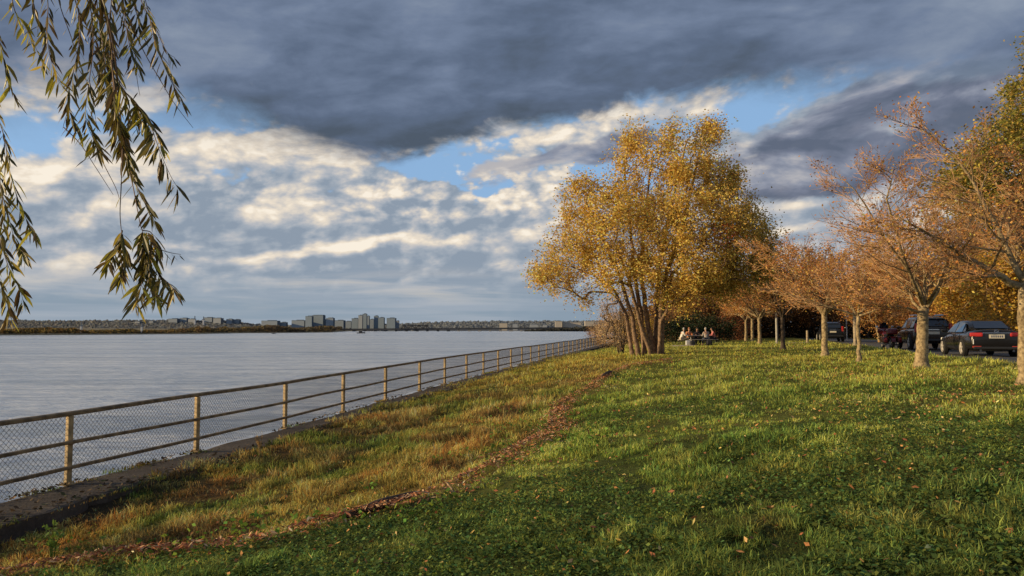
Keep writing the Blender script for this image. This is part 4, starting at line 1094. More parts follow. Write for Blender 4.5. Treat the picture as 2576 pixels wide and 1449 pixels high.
V, Q, C = leaf_cards(P, .0, nrng.uniform(4, 9, n), jitter(np.tile([[.060, .062, .055]], (n, 1)), .25, .04), .8)
tag(link('shore_trees', mesh_np('shore_trees', V, [Q], C), m_far_wood), 'dark trees at the far end of the bridge', kind='stuff')

# ---------------------------------------------------------------- distant buildings: walls with window bands and roof boxes
def tower_mat(name, col, glass):
    m = bpy.data.materials.new(name); m.use_nodes = True
    t = m.node_tree; b = t.nodes['Principled BSDF']; b.inputs['Roughness'].default_value = .7
    g = t.nodes.new('ShaderNodeTexCoord'); sp = t.nodes.new('ShaderNodeSeparateXYZ'); t.links.new(g.outputs['Object'], sp.inputs[0])
    fr = (X(t, sp.outputs[2]) * (1 / 4.2))._op('FRACT'); fx = (X(t, sp.outputs[0]) * (1 / 6.0))._op('FRACT')
    w = fr._op('GREATER_THAN', .45) * fx._op('GREATER_THAN', .25)
    t.links.new(mixc(t, w, col, glass).s, b.inputs['Base Color'])
    gn = t.nodes.new('ShaderNodeNewGeometry'); v_ = t.nodes.new('ShaderNodeVectorMath'); v_.operation = 'MULTIPLY_ADD'   # normals pulled one way: haze softening put into the shading
    t.links.new(gn.outputs['Normal'], v_.inputs[0]); v_.inputs[1].default_value = (.5, .5, .5); v_.inputs[2].default_value = (-.30, -.50, .45)
    nm = t.nodes.new('ShaderNodeVectorMath'); nm.operation = 'NORMALIZE'; t.links.new(v_.outputs[0], nm.inputs[0]); t.links.new(nm.outputs[0], b.inputs['Normal'])
    return m
MT = [tower_mat('hazy_stone', (.19, .235, .285), (.165, .21, .26)), tower_mat('hazy_glass', (.165, .22, .275), (.145, .20, .255)), tower_mat('hazy_sand', (.27, .295, .32), (.215, .25, .285)), tower_mat('hazy_cream', (.42, .37, .29), (.29, .27, .245))]  # distance haze painted into wall and window colours, with little contrast
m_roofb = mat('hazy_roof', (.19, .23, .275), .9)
def building(px0, px1, pytop, Y, m, label, setback=None, pybase=829, group='buildings on the far shore', zbase=None):
    x0, x1 = far_x(px0, Y), far_x(px1, Y); zt, zb = far_z(pytop, Y), min(far_z(pybase, Y), 3.0)
    if zbase is not None: zt, zb = zbase + 5, zbase
    cx, w, h = (x0 + x1) / 2, x1 - x0, zt - zb; d = max(18, min(w, 45)) if w > 10 else w * 1.3
    root = empty('office_building' if h > 35 else 'building', (cx, Y + d / 2, zb)); tag(root, label, 'building', group)
    mb = MB(); mb.box((0, 0, h / 2), (w, d, h)); mb.build('walls', m, root)
    r = MB(); pw = w * .5
    r.box((w * .08, 0, h + 1.6), (pw, d * .5, 3.2)); r.box((0, 0, h + .35), (w + .8, d + .8, .7)); r.build('roof', m_roofb, root)
    if setback:
        s0, s1, spy = setback; sx0, sx1, sz = far_x(s0, Y) - cx, far_x(s1, Y) - cx, far_z(spy, Y) - zb
        mb = MB(); mb.box(((sx0 + sx1) / 2, 2, (sz + h) / 2), (sx1 - sx0, d * .8, sz - h)); mb.build('upper_storeys', m, root)
    return root
Bx = lambda c: 737.9 + .3125 * c
By = lambda c: 764.7 + .3125 * c
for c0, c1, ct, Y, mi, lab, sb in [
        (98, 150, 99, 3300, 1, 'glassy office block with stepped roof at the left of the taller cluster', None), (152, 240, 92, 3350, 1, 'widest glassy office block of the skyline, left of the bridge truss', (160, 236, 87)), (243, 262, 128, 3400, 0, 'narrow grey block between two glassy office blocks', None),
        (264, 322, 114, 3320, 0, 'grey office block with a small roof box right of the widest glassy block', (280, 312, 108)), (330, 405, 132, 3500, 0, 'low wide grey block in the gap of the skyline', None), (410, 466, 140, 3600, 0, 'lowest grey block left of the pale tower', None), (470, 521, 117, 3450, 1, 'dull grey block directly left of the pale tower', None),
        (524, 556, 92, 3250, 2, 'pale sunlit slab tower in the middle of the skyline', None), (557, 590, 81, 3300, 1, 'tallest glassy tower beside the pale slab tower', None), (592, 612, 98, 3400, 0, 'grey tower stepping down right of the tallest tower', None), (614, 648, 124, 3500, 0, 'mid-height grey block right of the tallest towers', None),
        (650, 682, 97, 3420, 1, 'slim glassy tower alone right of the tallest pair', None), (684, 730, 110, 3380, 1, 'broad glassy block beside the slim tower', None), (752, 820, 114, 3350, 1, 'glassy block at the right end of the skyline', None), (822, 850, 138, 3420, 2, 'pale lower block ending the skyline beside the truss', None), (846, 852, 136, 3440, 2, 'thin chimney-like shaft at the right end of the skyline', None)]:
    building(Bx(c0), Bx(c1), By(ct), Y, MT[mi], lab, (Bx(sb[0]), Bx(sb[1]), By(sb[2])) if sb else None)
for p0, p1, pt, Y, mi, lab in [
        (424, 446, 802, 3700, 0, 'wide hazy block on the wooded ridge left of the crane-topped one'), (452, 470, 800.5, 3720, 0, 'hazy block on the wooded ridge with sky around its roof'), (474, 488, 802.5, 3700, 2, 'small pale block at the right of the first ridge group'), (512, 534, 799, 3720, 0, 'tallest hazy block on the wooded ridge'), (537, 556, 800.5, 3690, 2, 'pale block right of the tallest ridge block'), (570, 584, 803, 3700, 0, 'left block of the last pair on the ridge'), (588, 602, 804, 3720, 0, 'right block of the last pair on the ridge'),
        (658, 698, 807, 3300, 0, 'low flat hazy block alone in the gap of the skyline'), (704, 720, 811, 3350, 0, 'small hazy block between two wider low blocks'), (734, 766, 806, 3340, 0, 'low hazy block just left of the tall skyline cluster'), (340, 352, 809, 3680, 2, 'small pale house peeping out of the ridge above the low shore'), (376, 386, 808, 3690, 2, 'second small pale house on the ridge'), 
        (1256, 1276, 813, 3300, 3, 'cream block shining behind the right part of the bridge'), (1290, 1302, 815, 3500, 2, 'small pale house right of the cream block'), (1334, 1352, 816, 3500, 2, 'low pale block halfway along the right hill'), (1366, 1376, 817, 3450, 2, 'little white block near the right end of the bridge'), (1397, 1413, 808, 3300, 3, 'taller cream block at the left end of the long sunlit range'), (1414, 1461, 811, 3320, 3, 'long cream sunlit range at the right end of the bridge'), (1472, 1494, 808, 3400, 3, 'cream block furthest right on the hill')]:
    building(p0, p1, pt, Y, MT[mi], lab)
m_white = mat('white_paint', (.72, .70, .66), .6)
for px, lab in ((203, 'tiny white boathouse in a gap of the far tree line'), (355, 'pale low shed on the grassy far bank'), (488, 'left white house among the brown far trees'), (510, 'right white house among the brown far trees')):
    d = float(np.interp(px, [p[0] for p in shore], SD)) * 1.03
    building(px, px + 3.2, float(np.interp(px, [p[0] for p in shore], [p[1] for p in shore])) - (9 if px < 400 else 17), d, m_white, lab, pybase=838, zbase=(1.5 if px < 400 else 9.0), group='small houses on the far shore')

# ---------------------------------------------------------------- bridge with a truss span
m_br = mat('bridge_steel', (.050, .054, .062), .8, vary=.2, vscale=.05)
m_pier = mat('bridge_pier', (.30, .28, .25), .9, vary=.2)
YB_ = 2450
bx0, bx1 = far_x(800, YB_), far_x(1430, YB_)
br = empty('bridge', ((bx0 + bx1) / 2, YB_, 0)); tag(br, 'long low dark bridge with a steel truss span across the far water', 'bridge')
bc = (bx0 + bx1) / 2
zd0, zd1 = far_z(829.4, YB_), far_z(825.2, YB_)
mb = MB(); V = []
for x_, z_ in ((bx0, zd0), (bx1, zd1)):
    for a_, b_ in ((-6, -2.8), (6, -2.8), (6, 2.8), (-6, 2.8)): V.append((x_ - bc, a_, z_ + b_))
mb.add(V, [(0, 1, 5, 4), (1, 2, 6, 5), (2, 3, 7, 6), (3, 0, 4, 7), (0, 3, 2, 1), (4, 5, 6, 7)])
mb.build('deck', m_br, br)
npier = 24
for k in range(npier):
    f_ = (k + .5) / npier; x_ = bx0 + (bx1 - bx0) * f_; z_ = zd0 + (zd1 - zd0) * f_ - 2.8
    mb = MB(); mb.box((x_ - bc, 0, z_ / 2 - 1), (7.5 if k % 3 else 11, 9, z_ + 1.9), bev=.4); mb.build('pier', m_pier if f_ > .55 else m_br, br)
tx0, tx1 = far_x(1008, YB_) - bc, far_x(1082, YB_) - bc; zt = far_z(818, YB_); zb = zd0 + 3.0
tr_ = empty('truss_span', (0, 0, 0)); tr_.parent = br
for sy in (-7, 7):
    mb = MB(); npan = 8
    mb.tube([(tx0, sy, zb), (tx1, sy, zb)], 1.3, 4); mb.tube([(tx0 + 6, sy, zt), (tx1 - 6, sy, zt)], 1.3, 4)
    for k in range(npan + 1):
        x_ = tx0 + (tx1 - tx0) * k / npan
        if 0 < k < npan: mb.tube([(x_, sy, zb), (x_, sy, zt)], .9, 4)
        if k < npan:
            x2 = tx0 + (tx1 - tx0) * (k + 1) / npan
            a_ = (x_, sy, zb if k % 2 == 0 else zt); b_ = (x2, sy, zt if k % 2 == 0 else zb); mb.tube([a_, b_], 1.0, 4)
    mb.build('truss', m_br, tr_)
# ---------------------------------------------------------------- boats
m_hull = mat('dark_hull', (.045, .05, .06), .5); m_hullw = mat('white_hull', (.7, .7, .68), .4); m_foam = mat('foam', (.75, .76, .76), .6); m_win = mat('dark_glass', (.02, .025, .03), .08)
def boat(px, py, L, hull, label, rz):
    Y = 3.4 * F / (py - HZ); root = empty('motor_boat', (far_x(px, Y), Y, 0), rz); tag(root, label, 'boat')
    mb = MB(); st = []
    for t_, w, zk, zs in ((-.5, .16, -.2, .10), (-.2, .18, -.3, .11), (.2, .16, -.3, .125), (.42, .07, -.2, .15), (.5, .004, 0, .165)): st.append([(t_ * L, -w * L, zs * L), (t_ * L, -w * L * .7, zk), (t_ * L, w * L * .7, zk), (t_ * L, w * L, zs * L)])
    V = [p for s in st for p in s]; Fc = []
    for k in range(4):
        for j in range(3): Fc.append((k * 4 + j, k * 4 + j + 1, k * 4 + j + 5, k * 4 + j + 4))
        Fc.append((k * 4 + 3, k * 4, k * 4 + 4, k * 4 + 7))
    Fc.append((0, 1, 2, 3)); mb.add(V, Fc); mb.build('hull', hull, root)
    mb = MB(); mb.box((-.05 * L, 0, .2 * L), (.36 * L, .24 * L, .19 * L), bev=.03 * L); c = mb.build('cabin', hull, root)
    mb = MB(); mb.box((-.05 * L, 0, .235 * L), (.365 * L, .245 * L, .06 * L)); mb.build('window', m_win, c)
    mb = MB(); mb.tube([(-.15 * L, 0, .28 * L), (-.15 * L, 0, .5 * L)], .012 * L, 5); mb.build('mast', hull, root)
    return root, Y
b1, Yb = boat(909, 838.6, 9.5, m_hull, 'dark motor boat heading right below the skyline', R(-4))
mb = MB()
for k in range(26):
    a_ = -5 - k * .42; mb.box((a_ + rnd.gauss(0, .3), rnd.gauss(0, .35 + k * .02), .06), (rnd.uniform(.4, 1.1), rnd.uniform(.2, .6), .14 * rnd.uniform(.6, 1.6)), rnd.uniform(0, 3), bev=.03)
o = mb.build('wake', m_foam); o.location = b1.location; tag(o, 'white foam trailing behind the dark motor boat', kind='stuff')
b2, Yb = boat(690, 839.8, 3.8, m_hull, 'tiny boat near the low far shore', R(8))
mb = MB()
for k in range(12): mb.box((-2.2 - k * .2, rnd.gauss(0, .2), .05), (.4, .3, .12), rnd.uniform(0, 3), bev=.02)
o = mb.build('wake', m_foam); o.location = b2.location; tag(o, 'white foam behind the tiny boat', kind='stuff')
# ---------------------------------------------------------------- vehicles
def paint(name, col, rough=.25): return mat(name, col, rough, spec=.35, coat=.35)
m_black = paint('black_car_paint', (.012, .011, .010)); m_maroon = paint('dark_brown_car_paint', (.035, .024, .016)); m_blk2 = paint('charcoal_car_paint', (.010, .012, .016))
m_glass = mat('car_glass', (.012, .016, .022), .04, spec=.9); m_tyre = mat('tyre_rubber', (.018, .017, .016), .85); m_alloy = mat('alloy_rim', (.60, .56, .50), .4, metal=.3)
m_red = mat('tail_lamp_red', (.46, .03, .025), .2, spec=.6); m_plate = mat('licence_plate', (.62, .58, .46), .5); m_chrome = mat('chrome', (.65, .62, .58), .15, metal=1.0); m_trim = mat('black_trim', (.02, .02, .02), .5)
m_platetext = mat('plate_lettering', (.05, .06, .12), .6); m_refl = mat('white_reflector', (.8, .78, .72), .3); m_brown_plastic = mat('red_reflector', (.42, .05, .03), .3)
def wheel(parent, x, y, r, w, side):
    wr = empty('wheel', (x, y, r)); wr.parent = parent
    mb = MB(); n = 28; V, Fc = [], []
    prof = [(-w / 2 + .01, r * .70), (-w / 2, r * .80), (-w / 2 + .02, r * .96), (-w / 4, r), (w / 4, r), (w / 2 - .02, r * .96), (w / 2, r * .80), (w / 2 - .01, r * .70)]
    for k in range(n):
        a_ = 2 * PI * k / n
        for yy_, rr in prof: V.append((math.cos(a_) * rr, yy_, math.sin(a_) * rr))
    m_ = len(prof)
    for k in range(n):
        for j in range(m_ - 1): Fc.append((k * m_ + j, k * m_ + j + 1, ((k + 1) % n) * m_ + j + 1, ((k + 1) % n) * m_ + j))
    mb.add(V, Fc); mb.build('tyre', m_tyre, wr, smooth=True)
    mb = MB(); yo = side * (w / 2 - .03)
    P = [(math.cos(2 * PI * k / 24) * r * .68, yo, math.sin(2 * PI * k / 24) * r * .68) for k in range(25)]
    mb.tube(P, r * .055, 6, cap=False)
    for k in range(5):
        a_ = 2 * PI * k / 5 + .3
        for da in (-.13, .13): mb.tube([(math.cos(a_) * r * .1, yo, math.sin(a_) * r * .1), (math.cos(a_ + da) * r * .66, yo, math.sin(a_ + da) * r * .66)], [r * .075, r * .055], 5)
    mb.tube([(0, yo - .03 * side, 0), (0, yo + .02 * side, 0)], r * .16, 12)
    mb.build('rim', m_alloy, wr)
    mb = MB(); mb.tube([(0, yo - .06 * side, 0), (0, yo - .05 * side, 0)], r * .66, 20); mb.build('brake_disc', m_trim, wr)
    return wr
def loft(stations, closed_ends=True):
    """stations: (x, [(half width, z), ...] from sill to centre top) -> mirrored skin"""
    V, Fc = [], []; m_ = len(stations[0][1]); full = 2 * m_
    for x_, prof in stations:
        V += [(x_, -w, z) for w, z in prof] + [(x_, w, z) for w, z in reversed(prof)]
    for k in range(len(stations) - 1):
        for j in range(full): Fc.append((k * full + j, k * full + (j + 1) % full, (k + 1) * full + (j + 1) % full, (k + 1) * full + j))
    Fc.append(list(range(full))[::-1]); Fc.append([(len(stations) - 1) * full + j for j in range(full)])
    return V, Fc
def skin(V, Fc, name, m, parent, sub=2, cut=None):
    bm = bmesh.new(); vs = [bm.verts.new(v) for v in V]
    for f in Fc:
        try: bm.faces.new([vs[i] for i in f])
        except ValueError: pass
    bmesh.ops.recalc_face_normals(bm, faces=bm.faces)
    me = bpy.data.meshes.new(name); bm.to_mesh(me); bm.free()
    o = link(name, me, m, parent, smooth=True)
    md = o.modifiers.new('subdivision', 'SUBSURF'); md.levels = md.render_levels = sub
    return o
def quad_panel(name, pts, m, parent, thick=.006):
    """flat panel from a loop of points, given a little thickness"""
    P = [Vector(p) for p in pts]; nrm = (P[1] - P[0]).cross(P[2] - P[0]).normalized() * thick
    mb = MB(); n = len(P); V = [p[:] for p in P] + [(p + nrm)[:] for p in P]
    Fc = [list(range(n))[::-1], list(range(n, 2 * n))] + [(k, (k + 1) % n, n + (k + 1) % n, n + k) for k in range(n)]
    mb.add(V, Fc); return mb.build(name, m, parent)
def car(kind, loc, rz, body_m, label):
    """front along +x, left side +y"""
    root = empty('parked_car', loc, rz); tag(root, label, 'car', 'cars parked along the road')
    sed = kind == 'sedan'
    if sed:
        L2, W2, r = 2.45, .92, .335
        ST = [(-2.45, [(.60, .42), (.78, .46), (.80, .62), (.76, .86), (.55, .98), (.0, 1.0)]), (-2.38, [(.72, .26), (.86, .36), (.88, .62), (.84, .92), (.62, 1.06), (.0, 1.075)]), (-2.0, [(.74, .22), (.91, .34), (.92, .64), (.87, .93), (.66, 1.075), (.0, 1.09)]),
              (-1.4, [(.74, .2), (.92, .32), (.93, .64), (.88, .93), (.70, 1.03), (.0, 1.04)]), (-.5, [(.74, .18), (.915, .28), (.92, .6), (.885, .9), (.72, .96), (.0, .97)]), (.6, [(.74, .18), (.915, .28), (.92, .6), (.88, .87), (.72, .93), (.0, .94)]),
              (1.2, [(.74, .2), (.92, .3), (.92, .6), (.86, .83), (.70, .90), (.0, .94)]), (1.9, [(.74, .22), (.90, .32), (.90, .6), (.80, .74), (.62, .80), (.0, .84)]), (2.33, [(.66, .28), (.80, .36), (.80, .55), (.70, .66), (.5, .70), (.0, .72)]), (2.43, [(.5, .34), (.66, .4), (.66, .52), (.6, .58), (.4, .62), (.0, .62)])]
        G = [(-1.95, .66, 1.06, .0, 1.075), (-1.25, .60, 1.36, .0, 1.40), (-.75, .61, 1.425, .0, 1.455), (.0, .61, 1.435, .0, 1.47), (.45, .60, 1.40, .0, 1.44), (1.30, .68, .92, .0, .94)]
        zb = .92; ax = (-1.42, 1.42)
    else:
        L2, W2, r = 2.35, .95, .37
        ST = [(-2.35, [(.66, .46), (.82, .5), (.84, .75), (.80, 1.02), (.70, 1.10), (.0, 1.11)]), (-2.28, [(.76, .32), (.90, .42), (.92, .75), (.88, 1.05), (.78, 1.14), (.0, 1.15)]), (-1.5, [(.76, .28), (.95, .4), (.96, .75), (.91, 1.04), (.80, 1.12), (.0, 1.13)]), (0, [(.76, .26), (.94, .36), (.95, .72), (.91, 1.02), (.8, 1.08), (.0, 1.09)]),
              (1.0, [(.76, .26), (.94, .36), (.95, .72), (.89, 1.0), (.76, 1.06), (.0, 1.09)]), (1.8, [(.76, .3), (.93, .4), (.93, .72), (.84, .94), (.68, 1.0), (.0, 1.03)]), (2.24, [(.68, .34), (.84, .44), (.84, .68), (.76, .84), (.58, .90), (.0, .92)]), (2.34, [(.5, .42), (.7, .48), (.7, .64), (.64, .74), (.48, .78), (.0, .78)])]
        G = [(-2.28, .76, 1.12, .0, 1.14), (-2.05, .66, 1.62, .0, 1.66), (-1.4, .67, 1.70, .0, 1.735), (.0, .68, 1.70, .0, 1.74), (.40, .66, 1.66, .0, 1.70), (1.15, .76, 1.05, .0, 1.08)]
        zb = 1.06; ax = (-1.38, 1.42)
    body = skin(*loft(ST), 'body', body_m, root)
    # black discs on the flanks stand in for shaded wheel arches, then wheels
    for x_ in ax:
        for s_ in (-1, 1):
            mb = MB(); mb.tube([(x_, s_ * (W2 - .10), r + .01), (x_, s_ * (W2 + .002), r + .01)], r * 1.14, 24); mb.build('wheel_arch', m_trim, body)
            wheel(root, x_, s_ * (W2 - .065), r, .23, s_)
    # cabin: roof shell and panes
    gs = []
    for x_, w, z, _c, zc in G: gs.append((x_, [(w + (.20 if 0 else .06), z - .30 if z > zb + .2 else z - .2), (w + .02, z - .10 if z > zb + .2 else z - .08), (w, z - .02), (w * .72, zc - .012), (w * .3, zc), (0, zc)]))
    # lower rim of the cabin sits inside the body
    gs = [(x_, [(min(W2 - .09, p[0][0] + .0 + max(0, (p[0][1] - zb)) * .35), zb - .06)] + p[1:]) for x_, p in gs]
    skin(*loft(gs), 'cabin', body_m, root, 2)
    for s_ in (-1, 1):
        def sp(x_, z):                                      # a point on the flank of the cabin
            xs = [g_[0] for g_ in G]; w = np.interp(x_, xs, [g_[1] for g_ in G]); zt = np.interp(x_, xs, [g_[2] for g_ in G])
            lo = W2 - .075; f_ = (z - zb) / max(.05, zt - zb); return (x_, s_ * (lo + (w - lo) * min(1, f_) + .022), z)
        if sed: panes = [[(-1.62, .985), (-1.30, .97), (-1.22, 1.25), (-1.36, 1.16)], [(-1.24, .97), (-.32, .96), (-.36, 1.36), (-1.10, 1.31)], [(-.24, .96), (.92, .95), (.42, 1.30), (-.28, 1.365)]]
        else: panes = [[(-2.02, 1.14), (-1.30, 1.13), (-1.30, 1.58), (-1.92, 1.55)], [(-1.22, 1.13), (-.30, 1.12), (-.30, 1.61), (-1.22, 1.6)], [(-.2, 1.12), (.86, 1.11), (.42, 1.55), (-.2, 1.61)]]
        for p in panes:
            q = [sp(*a_) for a_ in p]; quad_panel('side_window', q if s_ < 0 else q[::-1], m_glass, root, .010)
        mb = MB()
        ln = [sp(x_, zb + (.02 if sed else .03)) for x_ in np.linspace(-1.65 if sed else -2.0, .95, 8)]
        mb.tube([(a_, b_ + s_ * .012, c_) for a_, b_, c_ in ln], .010, 5); mb.build('window_trim', m_chrome, root)
        mb = MB(); mx = .78 if sed else .72; mz = zb + .10; mb.box((mx, s_ * (W2 + .09), mz), (.13, .20, .13), bev=.04); mb.tube([(mx, s_ * (W2 - .06), mz - .03), (mx, s_ * (W2 + .05), mz - .01)], .025, 6); mb.build('wing_mirror', body_m, root)
        for hx in ((-.85, .15) if sed else (-.85, .15)):
            mb = MB(); mb.box((hx, s_ * (W2 + .008), zb - .13), (.20, .03, .03), bev=.012); mb.build('door_handle', m_chrome, root)
        mb = MB()
        for dx_ in (-1.10, -.28, .80): mb.box((dx_, s_ * (W2 - .003), .62), (.008, .02, .5))
        mb.build('door_seam', m_trim, body)
        mb = MB()
        if sed: mb.box((-2.335, s_ * .65, .87), (.22, .44, .16), rz=-s_ * .27, bev=.05)
        else: mb.box((-2.27, s_ * .78, 1.12), (.16, .16, .46), rz=-s_ * .1, bev=.04)
        mb.build('tail_lamp', m_red, root)
        mb = MB(); mb.box((-2.415 if sed else -2.31, s_ * .66, .40 if sed else .50), (.05, .30, .07), bev=.015); mb.build('bumper_reflector', m_brown_plastic, root)
        mb = MB(); mb.tube([(-2.30, s_ * .55, .27), (-2.46, s_ * .55, .26)], .045, 10); mb.build('exhaust_pipe', m_chrome, root)
        mb = MB(); mb.box((2.22 if sed else 2.14, s_ * .62, .66 if sed else .82), (.2, .34, .13), rz=s_ * -.5, bev=.04); mb.build('headlamp', m_refl, root)
    if sed:
        quad_panel('rear_window', [(-1.90, .58, 1.105), (-1.90, -.58, 1.105), (-1.27, -.52, 1.385), (-1.27, .52, 1.385)], m_glass, root, .018)
        quad_panel('windscreen', [(1.22, -.62, .965), (1.22, .62, .965), (.52, .53, 1.41), (.52, -.53, 1.41)], m_glass, root, .018)
        mb = MB(); mb.box((-2.475, 0, .80), (.02, .52, .15), bev=.006); pl = mb.build('licence_plate', m_plate, root)
        mb = MB()
        for k in range(6): mb.box((-2.488, -.18 + k * .07, .80), (.006, .035, .075))
        mb.build('lettering', m_platetext, pl)
        mb = MB(); mb.box((-2.45, 0, .93), (.03, .95, .035), bev=.01); mb.build('boot_trim', m_chrome, root)
        mb = MB(); P = [(-2.455, math.cos(t_) * .075, 1.01 + math.sin(t_) * .05) for t_ in np.linspace(0, 2 * PI, 17)]; mb.tube(P, .011, 5); mb.tube([(-2.455, -.05, .99), (-2.46, .05, 1.03)], .010, 5); mb.build('badge', m_chrome, root)
        mb = MB(); mb.box((-2.40, 0, .36), (.12, 1.55, .10), bev=.03); mb.build('bumper_skirt', m_trim, root)
        mb = MB(); mb.box((-2.43, .78, .60), (.04, .035, .20), bev=.01); mb.build('marker', m_refl, root)
    else:
        quad_panel('rear_window', [(-2.30, .66, 1.20), (-2.30, -.66, 1.20), (-2.105, -.58, 1.57), (-2.105, .58, 1.57)], m_glass, root, .02)
        quad_panel('windscreen', [(1.08, -.70, 1.12), (1.08, .70, 1.12), (.48, .60, 1.64), (.48, -.60, 1.64)], m_glass, root, .02)
        mb = MB(); mb.box((-2.385, 0, .86), (.02, .52, .14), bev=.006); mb.build('licence_plate', m_plate, root)
        mb = MB(); mb.box((-2.37, 0, 1.03), (.02, .5, .035)); mb.build('badge', m_chrome, root)
        mb = MB(); mb.box((-2.16, 0, 1.73), (.30, 1.2, .04), bev=.015); mb.build('roof_spoiler', body_m, root)
        for s_ in (-1, 1):
            mb = MB(); mb.tube([(-1.7, s_ * .62, 1.74), (-1.6, s_ * .62, 1.79), (.1, s_ * .62, 1.80), (.25, s_ * .62, 1.75)], .02, 6); mb.build('roof_rail', m_chrome, root)
        mb = MB(); mb.box((-2.33, 0, .50), (.12, 1.7, .12), bev=.03); mb.build('bumper_skirt', m_trim, root)
    return root
def road_spot(px, y, dz=.014):
    p = stand(px, y); return Vector((p.x, y, gz(p.x, y) + dz))
HEAD = PI / 2 - R(17.0)
car('sedan', road_spot(2453, 30.6), HEAD, m_black, 'black saloon car with a red tail lamp parked nearest on the road')
car('suv', road_spot(2318, 40), HEAD, m_maroon, 'dark brown SUV parked ahead of the black saloon, half behind the thick cherry trunk')
car('suv', road_spot(2085, 67), HEAD, m_blk2, 'small-looking black SUV parked far down the road behind the flared cherry trunk')
# --- touring motorcycle seen from behind
m_bike = paint('dark_red_bike_paint', (.16, .018, .018)); m_engine = mat('engine_metal', (.22, .21, .20), .3, metal=.8); m_seat = mat('black_leather', (.015, .014, .014), .5)
mo = empty('motorcycle', road_spot(2228, 41), HEAD + R(6)); tag(mo, 'dark red touring motorcycle with saddlebags parked in front of the brown SUV', 'motorcycle')
wheel(mo, -.80, 0, .32, .17, 1); wheel(mo, .85, 0, .33, .12, 1)
mb = MB(); mb.tube([(-.75, 0, .36), (-.2, 0, .50), (.3, 0, .62), (.55, 0, .95)], [.05, .07, .07, .05], 8); mb.tube([(.55, .07, .95), (.85, .09, .33)], .03, 8); mb.tube([(.55, -.07, .95), (.85, -.09, .33)], .03, 8); mb.build('frame', m_engine, mo)
mb = MB(); mb.box((.02, 0, .45), (.42, .30, .32), bev=.06)
for s_ in (-1, 1): mb.tube([(.05, s_ * .10, .5), (.1, s_ * .30, .48)], .09, 10); mb.tube([(.1, s_ * .24, .28), (-.5, s_ * .26, .24), (-1.0, s_ * .26, .26)], .045, 8)
mb.build('engine', m_engine, mo)
skin(*loft([(-.05, [(.08, .66), (.15, .70), (.16, .78), (.10, .86), (.0, .88)]), (.25, [(.1, .68), (.19, .74), (.19, .86), (.11, .95), (.0, .97)]), (.52, [(.08, .72), (.14, .78), (.14, .9), (.08, .97), (.0, .98)])]), 'fuel_tank', m_bike, mo)
mb = MB(); mb.box((-.28, 0, .74), (.60, .34, .14), bev=.05); mb.box((-.62, 0, .90), (.10, .32, .28), bev=.04); mb.build('saddle', m_seat, mo)
for s_ in (-1, 1):
    mb = MB(); mb.box((-.72, s_ * .36, .52), (.62, .20, .34), bev=.06); mb.build('saddlebag', m_bike, mo)
    mb = MB(); mb.box((-1.04, s_ * .36, .55), (.03, .12, .12), bev=.02); mb.build('tail_lamp', m_red, mo)
    mb = MB(); mb.tube([(.45, s_ * .05, 1.02), (.36, s_ * .30, 1.10), (.22, s_ * .42, 1.06)], .018, 6); mb.box((.40, s_ * .40, 1.22), (.04, .15, .10), bev=.02); mb.tube([(.36, s_ * .32, 1.1), (.40, s_ * .38, 1.2)], .01, 5); mb.build('handlebar', m_chrome, mo)
mb = MB(); mb.box((-.86, 0, .96), (.40, .52, .32), bev=.09); mb.build('top_case', m_bike, mo)
skin(*loft([(.50, [(.10, .80), (.36, .86), (.38, 1.05), (.26, 1.18), (.0, 1.2)]), (.72, [(.08, .78), (.30, .85), (.32, 1.0), (.2, 1.12), (.0, 1.14)]), (.92, [(.05, .8), (.16, .86), (.16, .96), (.1, 1.0), (.0, 1.02)])]), 'fairing', m_bike, mo)
quad_panel('windshield', [(.62, -.24, 1.14), (.62, .24, 1.14), (.46, .20, 1.45), (.46, -.20, 1.45)], m_glass, mo, .008)
mb = MB(); P = [(-.8 + math.cos(a_) * .38, 0, .32 + math.sin(a_) * .38) for a_ in np.linspace(.2, 2.9, 12)]
for k in range(11): mb.box(((P[k][0] + P[k + 1][0]) / 2, 0, (P[k][2] + P[k + 1][2]) / 2), (.11, .2, .02), M=Matrix.Rotation(-math.atan2(P[k + 1][2] - P[k][2], P[k + 1][0] - P[k][0]), 3, 'Y'))
mb.build('mudguard', m_bike, mo)

# ---------------------------------------------------------------- posts and signs by the road
m_galv = mat('grey_post', (.38, .36, .32), .6, vary=.2, vscale=4); m_wood = mat('wooden_post', (.36, .29, .20), .85, vary=.3, vscale=6); m_sign = mat('faded_sign', (.50, .27, .14), .6, vary=.15); m_signw = mat('sign_back', (.45, .43, .40), .5)
def post(px, y, h, r_, m, name, label, cat):
    root = empty(name, stand(px, y)); tag(root, label, cat)
    mb = MB(); mb.tube([(0, 0, -.1), (0, 0, h * .5), (0, 0, h)], [r_ * 1.05, r_, r_ * .95], 10); mb.tube([(0, 0, 0), (0, 0, .1)], r_ * 1.5, 10); mb.build('shaft', m, root); return root
a_ = post(1951.5, 60, 2.7, .09, m_galv, 'road_post', 'grey metal post standing left of the dark-trunked cherry', 'post')
mb = MB(); mb.tube([(0, 0, 2.7), (0, 0, 2.78)], [.10, .04], 10); mb.build('cap', m_galv, a_)
a_ = post(2148, 44, 1.95, .10, m_wood, 'road_post', 'weathered post half lit just left of the slender young cherry', 'post')
mb = MB(); mb.tube([(0, 0, 1.95), (0, 0, 2.02)], [.11, .05], 10); mb.build('cap', m_wood, a_)
a_ = post(2028, 62, 1.0, .09, m_wood, 'bollard', 'short pale wooden bollard left of the far black SUV', 'bollard')
mb = MB(); mb.tube([(0, 0, 1.0), (0, 0, 1.05)], [.10, .05], 10); mb.build('cap', m_wood, a_)
a_ = post(2127, 78, 3.3, .06, m_galv, 'road_sign', 'small upright faded orange sign on a post beyond the road', 'sign')
